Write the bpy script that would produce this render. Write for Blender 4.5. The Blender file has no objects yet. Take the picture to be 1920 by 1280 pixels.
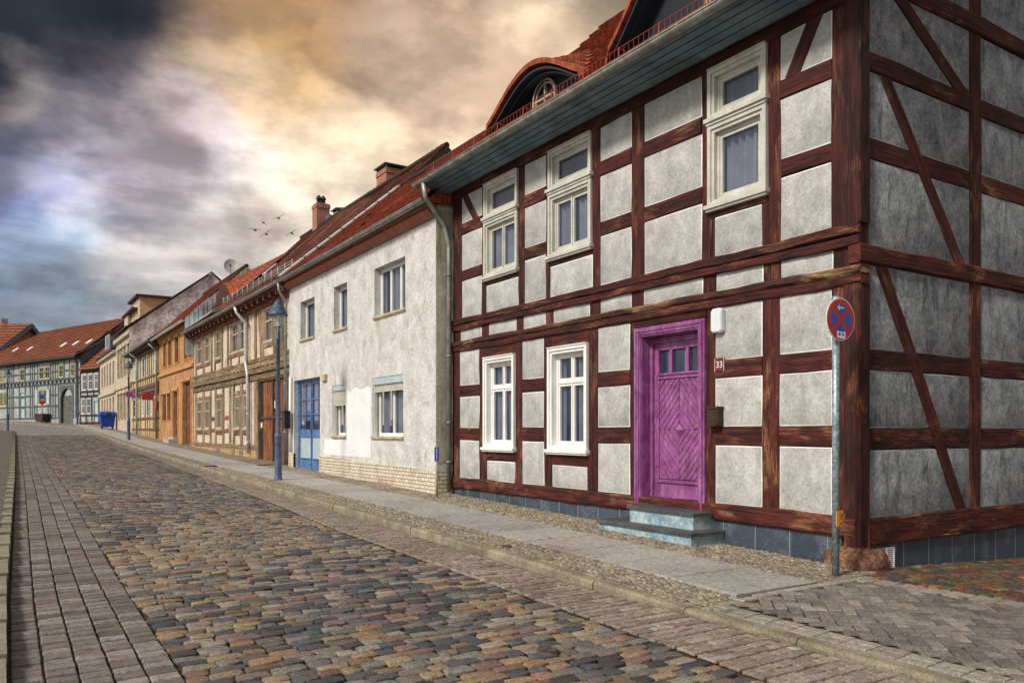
import bpy, math, random
from mathutils import Vector, noise as mnoise
R = random.Random(7)
sc = bpy.context.scene
COL = sc.collection

# ---------------------------------------------------------------- camera
F = 1493.33; YH = 808.0; TH = math.atan2(960, F); SN, CS = math.sin(TH), math.cos(TH)
cd = bpy.data.cameras.new('camera'); cam = bpy.data.objects.new('camera', cd); COL.objects.link(cam)
cd.lens = 28; cd.sensor_width = 36; cd.shift_y = (YH-640)/1920; cd.clip_start = .1; cd.clip_end = 3000
cam.location = (0, 0, 0); cam.rotation_euler = (math.pi/2, 0, -TH); sc.camera = cam
sc.view_settings.view_transform = 'Standard'; sc.view_settings.look = 'None'
sc.view_settings.exposure = 0.55; sc.view_settings.gamma = 1

def ray(px):
    u = (px-960)/F
    return SN+u*CS, CS-u*SN
def vdir(px, py):
    a, b = ray(px); v = Vector((a, b, (YH-py)/F)); return v.normalized()
def W(px, py, t):
    a, b = ray(px); return Vector((a*t, b*t, (YH-py)/F*t))

# ---------------------------------------------------------------- node helpers
def N(nt, kind, **kw):
    n = nt.nodes.new(kind)
    for k, v in kw.items():
        if k.startswith('i_'): n.inputs[int(k[2:])].default_value = v
        else: setattr(n, k, v)
    return n
def L(nt, a, b): nt.links.new(a, b)
def setin(nt, sock, v):
    if hasattr(v, 'links') or isinstance(v, bpy.types.NodeSocket): nt.links.new(v, sock)
    elif isinstance(v, (tuple, list)) and len(v) == 3 and sock.type == 'RGBA': sock.default_value = (*v, 1)
    else: sock.default_value = v
def noise(nt, vec, scale, detail=5, rough=.6, dist=0.0):
    n = N(nt, 'ShaderNodeTexNoise'); n.inputs['Scale'].default_value = scale
    n.inputs['Detail'].default_value = detail; n.inputs['Roughness'].default_value = rough
    n.inputs['Distortion'].default_value = dist
    if vec is not None: L(nt, vec, n.inputs['Vector'])
    return n.outputs[0]
def rng(nt, v, a, b, c=0.0, d=1.0, smooth=False):
    n = N(nt, 'ShaderNodeMapRange'); n.clamp = True
    if smooth: n.interpolation_type = 'SMOOTHSTEP'
    setin(nt, n.inputs[0], v)
    for i, x in enumerate((a, b, c, d)): n.inputs[i+1].default_value = x
    return n.outputs[0]
def mix(nt, f, a, b, mode='MIX'):
    n = N(nt, 'ShaderNodeMix', data_type='RGBA', blend_type=mode)
    setin(nt, n.inputs[0], f); setin(nt, n.inputs[6], a); setin(nt, n.inputs[7], b)
    return n.outputs[2]
def math_(nt, op, a, b=0.0):
    n = N(nt, 'ShaderNodeMath', operation=op); setin(nt, n.inputs[0], a); setin(nt, n.inputs[1], b)
    return n.outputs[0]
def vmap(nt, vec, scale=(1, 1, 1), loc=(0, 0, 0)):
    n = N(nt, 'ShaderNodeMapping'); L(nt, vec, n.inputs[0])
    n.inputs['Scale'].default_value = scale; n.inputs['Location'].default_value = loc
    return n.outputs[0]
def grey(nt, v):
    n = N(nt, 'ShaderNodeCombineColor')
    for i in range(3): setin(nt, n.inputs[i], v)
    return n.outputs[0]

# ---------------------------------------------------------------- sky
SUN_EL, SUN_AZ = 40, -102          # azimuth measured from +Y towards +X
world = bpy.data.worlds.new('World'); sc.world = world; world.use_nodes = True
nt = world.node_tree; nt.nodes.clear()
wo = N(nt, 'ShaderNodeOutputWorld'); bg = N(nt, 'ShaderNodeBackground'); L(nt, bg.outputs[0], wo.inputs[0])
bg.inputs[1].default_value = 0.12
sky = N(nt, 'ShaderNodeTexSky'); sky.sky_type = 'NISHITA'; sky.sun_disc = False
sky.sun_elevation = math.radians(SUN_EL); sky.sun_rotation = math.radians(SUN_AZ)
tc = N(nt, 'ShaderNodeTexCoord'); D = tc.outputs['Generated']
sep = N(nt, 'ShaderNodeSeparateXYZ'); L(nt, D, sep.inputs[0])
zz = math_(nt, 'ADD', math_(nt, 'MAXIMUM', sep.outputs[2], 0.0), .16)
cx = math_(nt, 'DIVIDE', sep.outputs[0], zz); cy = math_(nt, 'DIVIDE', sep.outputs[1], zz)
cmb = N(nt, 'ShaderNodeCombineXYZ'); L(nt, cx, cmb.inputs[0]); L(nt, cy, cmb.inputs[1])
P = cmb.outputs[0]
def warp(off, amt, sc_):
    n = N(nt, 'ShaderNodeTexNoise'); n.inputs['Scale'].default_value = sc_; n.inputs['Detail'].default_value = 5
    L(nt, vmap(nt, P, (1, 1, 1), off), n.inputs['Vector'])
    s = N(nt, 'ShaderNodeVectorMath', operation='SUBTRACT'); L(nt, n.outputs[1], s.inputs[0]); s.inputs[1].default_value = (.5, .5, .5)
    m = N(nt, 'ShaderNodeVectorMath', operation='SCALE'); L(nt, s.outputs[0], m.inputs[0]); m.inputs[3].default_value = amt
    return m.outputs[0]
def dwarp(off, amt, sc_, det):
    n = N(nt, 'ShaderNodeTexNoise'); n.inputs['Scale'].default_value = sc_; n.inputs['Detail'].default_value = det; n.inputs['Roughness'].default_value = .55
    L(nt, vmap(nt, D, (1, 1, 1.5), off), n.inputs['Vector'])
    s = N(nt, 'ShaderNodeVectorMath', operation='SUBTRACT'); L(nt, n.outputs[1], s.inputs[0]); s.inputs[1].default_value = (.5, .5, .5)
    m = N(nt, 'ShaderNodeVectorMath', operation='SCALE'); L(nt, s.outputs[0], m.inputs[0]); m.inputs[3].default_value = amt
    return m.outputs[0]
dn = N(nt, 'ShaderNodeVectorMath', operation='ADD'); L(nt, D, dn.inputs[0]); L(nt, dwarp((3, 1, 4), .28, 4.0, 11), dn.inputs[1])
DW = dn.outputs[0]
def blob(px, py, r0, r1):
    d = N(nt, 'ShaderNodeVectorMath', operation='DISTANCE'); L(nt, DW, d.inputs[0]); d.inputs[1].default_value = vdir(px, py)
    return rng(nt, d.outputs['Value'], r1, r0, 0, 1, True)
K = 1/0.12/1.25
def kc(c, k=1.0): return tuple(x*K*k for x in c)
c = mix(nt, rng(nt, sep.outputs[2], .02, .75), kc((.70, .68, .64)), kc((.36, .32, .29)))
for (px, py, r0, r1, colr, a) in [
    (760, 300, .25, .62, (.98, .77, .54), 1.0),
    (850, 420, .05, .35, (.86, .72, .54), .8),
    (600, 20, .18, .42, (.86, .50, .16), 1.0),
    (430, 170, .02, .16, (.74, .52, .24), .7),
    (960, 40, .02, .16, (.56, .40, .24), .8),
    (1200, -60, .06, .26, (.17, .13, .09), .95),
    (725, 105, .0, .12, (.20, .145, .12), .85),
    (210, 320, .06, .22, (.98, .86, .98), .95),
    (350, 400, .04, .18, (.72, .66, .68), .8),
    (30, 420, .05, .20, (.25, .27, .56), .95),
    (140, 440, .05, .20, (.27, .29, .54), .92),
    (60, 505, .04, .15, (.15, .19, .36), .9),
    (330, 540, .03, .13, (1.05, 1.05, 1.05), 1.0),
    (70, 600, .03, .15, (.33, .43, .50), .95),
    (560, 470, .06, .24, (.88, .80, .72), .9),
    (40, 10, .09, .21, (.016, .015, .018), 1.0),
    (250, 100, .02, .10, (.13, .10, .115), .9),
    (320, 220, .01, .07, (.24, .20, .25), .7),
    (90, 195, .02, .08, (.07, .07, .11), .85),
    (40, 150, .0, .06, (.60, .50, .44), .45),
    (40, 270, .02, .07, (.12, .12, .17), .8),
    (880, 250, .04, .24, (1.12, .86, .60), .9),
    (640, 330, .04, .20, (1.0, .82, .60), .7),
    (420, 110, .02, .13, (.70, .50, .32), .8),
    (290, 290, .02, .13, (.80, .70, .76), .75)]:
    c = mix(nt, math_(nt, 'MULTIPLY', blob(px, py, r0, r1), a), c, kc(colr))
vd = N(nt, 'ShaderNodeVectorMath', operation='DOT_PRODUCT'); L(nt, D, vd.inputs[0]); vd.inputs[1].default_value = Vector((-.85, .35, .35)).normalized()
west = math_(nt, 'ADD', rng(nt, vd.outputs['Value'], -1.0, -.30, .24, 1.0, True), rng(nt, vd.outputs['Value'], .72, .98, 0, 1.3, True))
n1 = noise(nt, vmap(nt, D, (1, 1, 1.5), (5, 2, 0)), 4.4, 9, .48, 0)
n2 = noise(nt, vmap(nt, D, (1, 1, 1.9), (1, 7, 3)), 9, 12, .62, 0)
n3 = noise(nt, vmap(nt, D, (1.0, 1.0, 5.5), (0, 0, 0)), 6.0, 8, .55, 0)
ld = N(nt, 'ShaderNodeVectorMath', operation='DISTANCE'); L(nt, D, ld.inputs[0]); ld.inputs[1].default_value = vdir(0, 520)
lowm = rng(nt, ld.outputs['Value'], .42, .16, .15, 1.0, True)
n3 = math_(nt, 'ADD', .5, math_(nt, 'MULTIPLY', math_(nt, 'SUBTRACT', n3, .5), lowm))
dk = math_(nt, 'MULTIPLY', rng(nt, n1, .51, .42, 0, 1, True), .62)
c = mix(nt, dk, c, mix(nt, 1.0, c, (.50, .42, .42), 'MULTIPLY'))
cl = math_(nt, 'MULTIPLY', rng(nt, n1, .46, .60, .95, 1.15, True), rng(nt, n2, .38, .62, .76, 1.14, True))
cl = math_(nt, 'MULTIPLY', cl, rng(nt, n3, .38, .62, .76, 1.10, True))
c = mix(nt, 1.0, c, grey(nt, cl), 'MULTIPLY')
c = mix(nt, 1.0, c, grey(nt, west), 'MULTIPLY')
c = mix(nt, .05, c, sky.outputs[0])
below = rng(nt, sep.outputs[2], -.02, .0)
c = mix(nt, below, kc((.10, .09, .08)), c)
L(nt, c, bg.inputs[0])

sd = bpy.data.lights.new('sun', 'SUN'); sd.energy = 2.6; sd.angle = math.radians(10); sd.color = (1.0, .93, .82)
sun = bpy.data.objects.new('sun', sd); COL.objects.link(sun)
az, el = math.radians(SUN_AZ), math.radians(SUN_EL)
sv = Vector((math.sin(az)*math.cos(el), math.cos(az)*math.cos(el), math.sin(el)))
sun.rotation_euler = (-sv).to_track_quat('-Z', 'Y').to_euler(); sun.location = (-20, 20, 40)

# ---------------------------------------------------------------- materials
MATS = {}
def newmat(name):
    m = bpy.data.materials.new(name); m.use_nodes = True; t = m.node_tree; t.nodes.clear()
    o = N(t, 'ShaderNodeOutputMaterial'); b = N(t, 'ShaderNodeBsdfPrincipled'); L(t, b.outputs[0], o.inputs[0])
    MATS[name] = m
    return m, t, b
def coords(t, kind='OBJ'):
    n = N(t, 'ShaderNodeTexCoord'); return n.outputs['UV' if kind == 'UV' else 'Object']
def addbump(t, b, h, strength, dist=.01):
    n = N(t, 'ShaderNodeBump'); n.inputs['Strength'].default_value = strength; n.inputs['Distance'].default_value = dist
    setin(t, n.inputs['Height'], h); L(t, n.outputs[0], b.inputs['Normal'])
def rough_mat(name, c1, c2, scale=3, speck=.25, sscale=60, rough=.85, bump=.4, bscale=30, bdist=.01,
              stain=None, stain_amt=.6, stain_s=(6, 6, 1.2), kind='OBJ', spec=.3, metal=0, crack=0, tint=0):
    m, t, b = newmat(name); v = coords(t, kind)
    col = mix(t, rng(t, noise(t, v, scale, 6, .62, .3), .36, .64), c1, c2)
    if stain:
        s = noise(t, vmap(t, v, stain_s), 1.0, 7, .68, .5)
        col = mix(t, rng(t, s, .52, .66, 0, stain_amt), col, stain)
    if crack:
        vo = N(t, 'ShaderNodeTexVoronoi', feature='DISTANCE_TO_EDGE'); vo.inputs['Scale'].default_value = 2.2
        wn = N(t, 'ShaderNodeTexNoise'); wn.inputs['Scale'].default_value = 3; wn.inputs['Detail'].default_value = 6; L(t, v, wn.inputs['Vector'])
        av = N(t, 'ShaderNodeVectorMath', operation='ADD'); L(t, v, av.inputs[0]); L(t, wn.outputs[1], av.inputs[1])
        L(t, av.outputs[0], vo.inputs['Vector'])
        msk = math_(t, 'MULTIPLY', rng(t, vo.outputs[0], .012, .0), rng(t, noise(t, v, .9, 3), .5, .62, 0, crack))
        col = mix(t, msk, col, (c1[0]*.3, c1[1]*.28, c1[2]*.26))
    fine = noise(t, v, sscale*.55, 8, .78)
    col = mix(t, 1.0, col, grey(t, rng(t, fine, .36, .64, 1-speck*1.25, 1+speck*1.25)), 'MULTIPLY')
    if tint:
        oi = N(t, 'ShaderNodeObjectInfo')
        col = mix(t, 1.0, col, grey(t, rng(t, oi.outputs['Random'], 0, 1, 1-tint, 1+tint*.4)), 'MULTIPLY')
    L(t, col, b.inputs['Base Color']); b.inputs['Roughness'].default_value = rough
    b.inputs['Specular IOR Level'].default_value = spec; b.inputs['Metallic'].default_value = metal
    if bump: addbump(t, b, math_(t, 'ADD', noise(t, v, bscale, 8, .7), math_(t, 'MULTIPLY', fine, .4)), bump, bdist)
    return m
def wood_mat(name, dark, mid, worn, worn_amt=.5, rough=.75, black=(.008, .005, .004), bump=.9):
    m, t, b = newmat(name); v = coords(t, 'UV')
    g = noise(t, vmap(t, v, (1.4, 26, 1)), 1.0, 6, .62, .35)
    g2 = noise(t, vmap(t, v, (3.5, 70, 1), (5, 3, 0)), 1.0, 6, .7, .2)
    big = noise(t, vmap(t, v, (1.0, 3.0, 1), (9, 1, 0)), 1.0, 6, .65, .6)
    col = mix(t, rng(t, g, .35, .65), dark, mid)
    wm = math_(t, 'MULTIPLY', rng(t, big, .53, .63), rng(t, g2, .44, .58))
    col = mix(t, math_(t, 'MULTIPLY', wm, worn_amt), col, worn)
    ck = rng(t, noise(t, vmap(t, v, (.9, 22, 1), (2, 8, 0)), 1.0, 5, .6, .5), .42, .34)
    col = mix(t, math_(t, 'MULTIPLY', ck, .85), col, black)
    col = mix(t, 1.0, col, grey(t, rng(t, noise(t, vmap(t, v, (40, 90, 1)), 1.0, 4, .7), .3, .7, .62, 1.45)), 'MULTIPLY')
    col = mix(t, rng(t, noise(t, vmap(t, v, (1.7, 6, 1), (4, 4, 0)), 1.0, 7, .7, .5), .48, .60, 0, .7), col, tuple(x*.45 for x in dark))
    kn = N(t, 'ShaderNodeTexVoronoi'); kn.inputs['Scale'].default_value = 1.0; L(t, vmap(t, v, (1.6, 7, 1), (2, 1, 0)), kn.inputs['Vector'])
    col = mix(t, rng(t, kn.outputs[0], .13, .05, 0, .9), col, black)
    oi = N(t, 'ShaderNodeObjectInfo')
    col = mix(t, 1.0, col, grey(t, rng(t, oi.outputs['Random'], 0, 1, .72, 1.25)), 'MULTIPLY')
    L(t, col, b.inputs['Base Color']); b.inputs['Roughness'].default_value = rough; b.inputs['Specular IOR Level'].default_value = .3
    addbump(t, b, math_(t, 'ADD', g, math_(t, 'MULTIPLY', g2, .5)), bump, .02)
    return m
def brick_mat(name, c1, c2, mortar, bw=.24, bh=.075, rough=.9, ms=.008, stain=None, offset=.5, bump=.8, kind='UV', speck=.25, big=None):
    m, t, b = newmat(name); v = coords(t, kind)
    wn = N(t, 'ShaderNodeTexNoise'); wn.inputs['Scale'].default_value = 9; L(t, v, wn.inputs['Vector'])
    wj = N(t, 'ShaderNodeVectorMath', operation='SCALE'); L(t, wn.outputs[1], wj.inputs[0]); wj.inputs[3].default_value = .012
    av = N(t, 'ShaderNodeVectorMath', operation='ADD'); L(t, v, av.inputs[0]); L(t, wj.outputs[0], av.inputs[1])
    k = N(t, 'ShaderNodeTexBrick'); L(t, av.outputs[0], k.inputs['Vector'])
    k.offset = offset; k.inputs['Scale'].default_value = 1; k.inputs['Brick Width'].default_value = bw; k.inputs['Row Height'].default_value = bh
    k.inputs['Mortar Size'].default_value = ms; k.inputs['Mortar Smooth'].default_value = .25; k.inputs['Bias'].default_value = 0
    setin(t, k.inputs['Color1'], c1); setin(t, k.inputs['Color2'], c2); setin(t, k.inputs['Mortar'], mortar)
    col = k.outputs[0]
    if stain: col = mix(t, rng(t, noise(t, vmap(t, v, (2.2, 1.6, 1)), 1.3, 7, .68), .5, .66, 0, .75), col, stain)
    if big: col = mix(t, rng(t, noise(t, v, .5, 4, .6), .4, .62, 0, .6), col, big)
    col = mix(t, 1.0, col, grey(t, rng(t, noise(t, v, 45, 6, .7), .3, .7, 1-speck, 1+speck)), 'MULTIPLY')
    L(t, col, b.inputs['Base Color']); b.inputs['Roughness'].default_value = rough; b.inputs['Specular IOR Level'].default_value = .25
    h = math_(t, 'ADD', math_(t, 'MULTIPLY', k.outputs[1], -1.0), math_(t, 'MULTIPLY', noise(t, v, 30, 6, .7), .5))
    addbump(t, b, h, bump, .012)
    return m
def tile_mat(name, c1, c2, dark, moss, moss_amt=.5):
    m, t, b = newmat(name); v = coords(t, 'UV')
    k = N(t, 'ShaderNodeTexBrick'); L(t, v, k.inputs['Vector']); k.offset = .5
    k.inputs['Scale'].default_value = 1; k.inputs['Brick Width'].default_value = .17; k.inputs['Row Height'].default_value = .2
    k.inputs['Mortar Size'].default_value = .006; k.inputs['Bias'].default_value = -.1
    setin(t, k.inputs['Color1'], c1); setin(t, k.inputs['Color2'], c2); setin(t, k.inputs['Mortar'], dark)
    col = mix(t, rng(t, noise(t, v, .9, 7, .7), .46, .62, 0, moss_amt), k.outputs[0], moss)
    col = mix(t, 1.0, col, grey(t, rng(t, noise(t, vmap(t, v, (5.9, 5, 1)), 1.0, 2, .5), .3, .7, .6, 1.4)), 'MULTIPLY')
    col = mix(t, 1.0, col, grey(t, rng(t, noise(t, v, 50, 5, .7), .3, .7, .75, 1.25)), 'MULTIPLY')
    L(t, col, b.inputs['Base Color']); b.inputs['Roughness'].default_value = .8; b.inputs['Specular IOR Level'].default_value = .3
    w = N(t, 'ShaderNodeTexWave', wave_type='BANDS', bands_direction='X'); w.inputs['Scale'].default_value = 1/.17/3.1416*.5*3.1416
    L(t, v, w.inputs['Vector'])
    addbump(t, b, math_(t, 'ADD', w.outputs[1], math_(t, 'MULTIPLY', k.outputs[1], -.8)), .6, .02)
    return m
def stone_mat(name, speck=.45, rough=.7, bump=.8, sscale=70):
    m, t, b = newmat(name); v = coords(t)
    a = N(t, 'ShaderNodeVertexColor'); a.layer_name = 'Col'
    col = mix(t, 1.0, a.outputs[0], grey(t, rng(t, noise(t, v, sscale, 3, .7), .36, .64, 1-speck, 1+speck)), 'MULTIPLY')
    col = mix(t, 1.0, col, grey(t, rng(t, noise(t, v, 22, 5, .7), .33, .67, .68, 1.32)), 'MULTIPLY')
    col = mix(t, rng(t, noise(t, v, 9, 6, .7), .56, .66, 0, .55), col, (.085, .05, .028))
    col = mix(t, rng(t, noise(t, v, .8, 5, .6), .50, .66, 0, .3), col, (.06, .05, .04))
    L(t, col, b.inputs['Base Color']); b.inputs['Roughness'].default_value = rough; b.inputs['Specular IOR Level'].default_value = .35
    addbump(t, b, math_(t, 'ADD', noise(t, v, 26, 8, .75), math_(t, 'MULTIPLY', noise(t, v, 8, 3, .6), .8)), bump, .02)
    return m
def plain(name, c, rough=.5, metal=0, var=.12, bump=.08, spec=.4):
    return rough_mat(name, tuple(x*(1-var) for x in c), tuple(min(1, x*(1+var)) for x in c), 4, .08, 40, rough, bump, 25, .004, spec=spec, metal=metal)

wood_mat('timber_red', (.026, .0065, .006), (.105, .020, .014), (.36, .17, .08), .7)
wood_mat('timber_peeling', (.014, .006, .006), (.07, .017, .012), (.32, .12, .055), .85)
wood_mat('timber_old', (.15, .095, .055), (.34, .245, .155), (.52, .42, .29), .6, black=(.04, .022, .014))
wood_mat('timber_streak', (.03, .009, .007), (.12, .035, .02), (.46, .33, .17), 1.0)
wood_mat('timber_brick', (.15, .05, .035), (.27, .11, .07), (.40, .28, .17), .7, black=(.03, .01, .008))
wood_mat('timber_brown', (.07, .035, .025), (.16, .08, .06), (.25, .17, .1), .4)
wood_mat('timber_grey', (.07, .085, .09), (.14, .16, .165), (.25, .26, .24), .4, black=(.02, .022, .025))
wood_mat('timber_plum', (.035, .018, .022), (.07, .035, .04), (.12, .09, .08), .3)
wood_mat('gate_wood', (.10, .03, .012), (.30, .11, .045), (.42, .24, .12), .5, black=(.015, .008, .005))
wood_mat('gate_grey', (.10, .09, .08), (.2, .18, .16), (.3, .28, .25), .4)
rough_mat('plaster_grey', (.34, .348, .338), (.51, .515, .50), 3.0, .2, 55, .9, .5, 22, .008, stain=(.30, .30, .28), stain_amt=.55, crack=.8, tint=.12)
rough_mat('plaster_side', (.17, .185, .205), (.33, .355, .38), 3.2, .34, 45, .9, .6, 18, .01, stain=(.04, .045, .05), stain_amt=.7, stain_s=(6.5, 6.5, 1.8), crack=.5, tint=.15)  # front plaster darkened, the wall's shade put into the base colour; stains are dirt
rough_mat('plaster_grey_edge', (.68, .68, .65), (.80, .80, .77), 4, .12, 60, .9, .3, 30)
rough_mat('plaster_side_edge', (.26, .28, .30), (.42, .44, .46), 4, .2, 40, .9, .3, 30)  # panel border, darkened with the same painted shade
rough_mat('plaster_white', (.47, .465, .45), (.63, .63, .615), 2.2, .22, 35, .9, .75, 9, .02, stain=(.34, .31, .27), stain_amt=.7, stain_s=(3.4, 3.4, 2.6), crack=.9)
rough_mat('plaster_patch', (.66, .675, .69), (.76, .77, .775), 2, .10, 40, .85, .3, 12, .01)
rough_mat('plaster_corner', (.38, .34, .26), (.50, .46, .36), 3, .2, 40, .9, .5, 14, .01, stain=(.2, .17, .12))
rough_mat('plaster_orange', (.34, .165, .07), (.50, .28, .125), 1.6, .25, 14, .9, .5, 14, .02, stain=(.25, .12, .06), stain_amt=.7, stain_s=(3, 3, 1))
rough_mat('plaster_yellow', (.40, .31, .12), (.54, .45, .20), 2, .15, 20, .9, .4, 14, .01, stain=(.3, .22, .1))
rough_mat('plaster_beige', (.40, .33, .25), (.56, .48, .38), 2, .15, 20, .9, .4, 14, .01, stain=(.24, .18, .13))
rough_mat('plaster_pink', (.46, .36, .37), (.84, .74, .74), 1.5, .3, 9, .95, .8, 5, .05, stain=(.30, .23, .25), stain_amt=.8, stain_s=(2, 2, 1.2))
rough_mat('plaster_ochre', (.42, .20, .075), (.55, .30, .12), 2, .15, 20)
rough_mat('plaster_ochre_pale', (.50, .34, .22), (.60, .42, .28), 2, .15, 20)
rough_mat('frame_brown', (.13, .04, .025), (.2, .07, .04), 3, .15, 40)
rough_mat('infill_blue', (.25, .28, .30), (.38, .41, .42), 1.2, .25, 12, stain=(.22, .23, .16), stain_amt=.5)
rough_mat('sheet_teal', (.30, .38, .40), (.50, .58, .58), 1.2, .2, 6, stain=(.2, .24, .26))
rough_mat('corner_rock', (.12, .05, .03), (.34, .19, .12), 9, .4, 40, .95, 1.0, 14, .05, stain=(.04, .02, .015), stain_s=(6, 6, 6))
brick_mat('brick_cream', (.58, .50, .38), (.70, .63, .51), (.36, .28, .20), .25, .08, stain=(.34, .27, .18), ms=.007)
brick_mat('brick_white', (.58, .52, .42), (.70, .65, .56), (.30, .21, .12), .17, .078, stain=(.30, .20, .10), ms=.009, bump=1.2, speck=.4)
brick_mat('brick_ochre', (.50, .36, .18), (.42, .27, .12), (.2, .13, .08), .3, .1, stain=(.25, .18, .12))
brick_mat('brick_red', (.42, .12, .06), (.26, .06, .035), (.40, .34, .28), .25, .08, ms=.012)
brick_mat('brick_yellow', (.55, .34, .13), (.42, .22, .07), (.18, .10, .05), .25, .085, ms=.012)
brick_mat('slate', (.036, .050, .075), (.062, .080, .11), (.30, .31, .31), .5, 3.0, .5, ms=.006, offset=0, bump=.5, speck=.45, stain=(.13, .155, .18))
tile_mat('tile_red', (.33, .075, .032), (.17, .034, .018), (.03, .01, .008), (.20, .07, .035), .5)
tile_mat('tile_brown', (.24, .085, .05), (.15, .05, .035), (.025, .012, .01), (.16, .10, .06), .55)
tile_mat('tile_orange', (.31, .10, .05), (.17, .05, .03), (.04, .015, .01), (.16, .075, .05), .6)
tile_mat('tile_grey', (.20, .15, .12), (.13, .10, .085), (.03, .02, .02), (.22, .17, .13), .5)
rough_mat('zinc', (.20, .215, .19), (.34, .36, .32), 3, .2, 30, .5, .2, 20, .004, stain=(.14, .13, .08), metal=.5)
rough_mat('zinc_light', (.40, .44, .45), (.56, .60, .61), 3, .15, 30, .5, .2, 20, .004, metal=.3)
rough_mat('cornice_paint', (.11, .175, .23), (.20, .285, .35), 2, .22, 50, .6, .3, 25, .004, stain=(.05, .07, .08), stain_s=(2, 2, 8))
rough_mat('frame_cream', (.44, .44, .385), (.58, .58, .52), 3, .1, 60, .55, .15, 30, .003, stain=(.34, .30, .2), stain_amt=.4)
rough_mat('frame_white', (.72, .73, .71), (.82, .83, .81), 3, .06, 60, .5, .12, 30, .003, stain=(.5, .48, .42), stain_amt=.35)
rough_mat('frame_grey', (.38, .31, .22), (.50, .43, .32), 3, .2, 40)
rough_mat('frame_straw_old', (.30, .24, .16), (.46, .38, .27), 3, .2, 40)
plain('dormer_shade', (.012, .016, .024), .8); plain('barge_dark', (.03, .042, .062), .6)  # dormer faces: shadow of the recess put into a near-black colour
rough_mat('frame_straw', (.52, .48, .28), (.62, .58, .36), 3, .1, 40)
rough_mat('purple_paint', (.17, .036, .145), (.29, .085, .27), 3.5, .22, 45, .55, .5, 30, .005, stain=(.42, .24, .40), stain_amt=.55, stain_s=(16, 16, 2.4), spec=.4)
rough_mat('blue_paint', (.05, .12, .30), (.10, .21, .42), 4, .18, 40, .5, .3, 30, .004, stain=(.05, .09, .2))
rough_mat('pale_blue_paint', (.33, .42, .46), (.43, .52, .56), 4, .12, 40, .55, .2, 30, .003)
rough_mat('lamp_paint', (.04, .065, .115), (.085, .13, .20), 5, .25, 50, .45, .3, 30, .003, stain=(.02, .03, .06))
rough_mat('bin_plastic', (.012, .05, .32), (.03, .09, .45), 3, .1, 30, .45, .1)
rough_mat('step_render', (.16, .25, .31), (.36, .46, .52), 5, .3, 40, .85, .5, 18, .01, stain=(.45, .50, .50), stain_amt=.6, stain_s=(4, 4, 4))
rough_mat('step_slab', (.045, .05, .056), (.085, .09, .095), 3, .25, 60, .5, .3, 30, .004)
rough_mat('granite_slab', (.30, .295, .285), (.42, .41, .39), 1.3, .32, 120, .8, .3, 60, .004, stain=(.22, .21, .19), stain_amt=.5, stain_s=(1.5, 1.5, 1))
rough_mat('kerb_granite', (.15, .135, .10), (.29, .26, .19), 2.2, .35, 90, .85, .6, 30, .008, stain=(.12, .11, .05), stain_s=(3, 3, 3))
rough_mat('joint_dirt', (.035, .020, .012), (.085, .050, .028), 5, .4, 60, .95, .6, 30, .01, stain=(.055, .06, .02), stain_s=(2, 2, 2))
rough_mat('galvanized', (.14, .20, .23), (.36, .43, .46), 22, .35, 60, .45, .3, 30, .004, metal=.4, stain=(.08, .12, .15), stain_s=(20, 20, 12))
rough_mat('curtain_cloth', (.55, .60, .72), (.72, .77, .88), 3, .08, 60, .9, .1)
plain('dark_metal', (.02, .02, .022), .5); plain('black_void', (.008, .008, .009), .9); plain('brass', (.5, .3, .08), .3, .8)
plain('bronze', (.055, .04, .02), .5, .5); plain('white_plastic', (.62, .68, .70), .35); plain('enamel_white', (.75, .76, .75), .35)
plain('enamel_red', (.42, .035, .03), .4); plain('enamel_blue', (.03, .09, .42), .4); plain('enamel_plum', (.16, .012, .02), .35)
plain('sign_orange', (.62, .27, .04), .45); plain('letter_dark', (.05, .03, .01), .6); plain('banner_red', (.45, .03, .025), .6)
plain('feather', (.16, .15, .15), .8); plain('dish_grey', (.30, .29, .30), .5); plain('rail_red', (.24, .03, .02), .5)
plain('rubber', (.015, .015, .015), .8); plain('leaf_green', (.05, .12, .04), .7); plain('petal_red', (.45, .03, .06), .6)
plain('shutter_slat', (.50, .49, .42), .6); plain('fascia_red', (.30, .10, .055), .7); plain('tin_blue', (.10, .13, .18), .4)
stone_mat('stones'); stone_mat('pavers', .4, .75, .5, 95); stone_mat('slabs', .42, .8, .4, 110)
for nm, colr, al, tr in [('glass', (.035, .055, .11), .36, 0), ('lamp_glass', (.6, .62, .55), .35, 0)]:
    m, t, b = newmat(nm); b.inputs['Base Color'].default_value = (*colr, 1); b.inputs['Roughness'].default_value = .04
    b.inputs['Alpha'].default_value = al; b.inputs['Specular IOR Level'].default_value = .7
    addbump(t, b, noise(t, coords(t), 1.6, 2, .5), .06, .05)
# far cobbles as one textured sheet (grazing view, 60 m away)
m, t, b = newmat('far_cobble'); v = coords(t)
vo = N(t, 'ShaderNodeTexVoronoi'); vo.inputs['Scale'].default_value = 5.5; L(t, v, vo.inputs['Vector'])
hs = N(t, 'ShaderNodeHueSaturation'); hs.inputs['Saturation'].default_value = .18; hs.inputs['Value'].default_value = .36; L(t, vo.outputs[1], hs.inputs['Color'])
ve = N(t, 'ShaderNodeTexVoronoi', feature='DISTANCE_TO_EDGE'); ve.inputs['Scale'].default_value = 5.5; L(t, v, ve.inputs['Vector'])
L(t, mix(t, rng(t, ve.outputs[0], .02, .09), (.035, .03, .025), hs.outputs[0]), b.inputs['Base Color']); b.inputs['Roughness'].default_value = .7
addbump(t, b, rng(t, ve.outputs[0], .0, .2), .8, .03)

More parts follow.
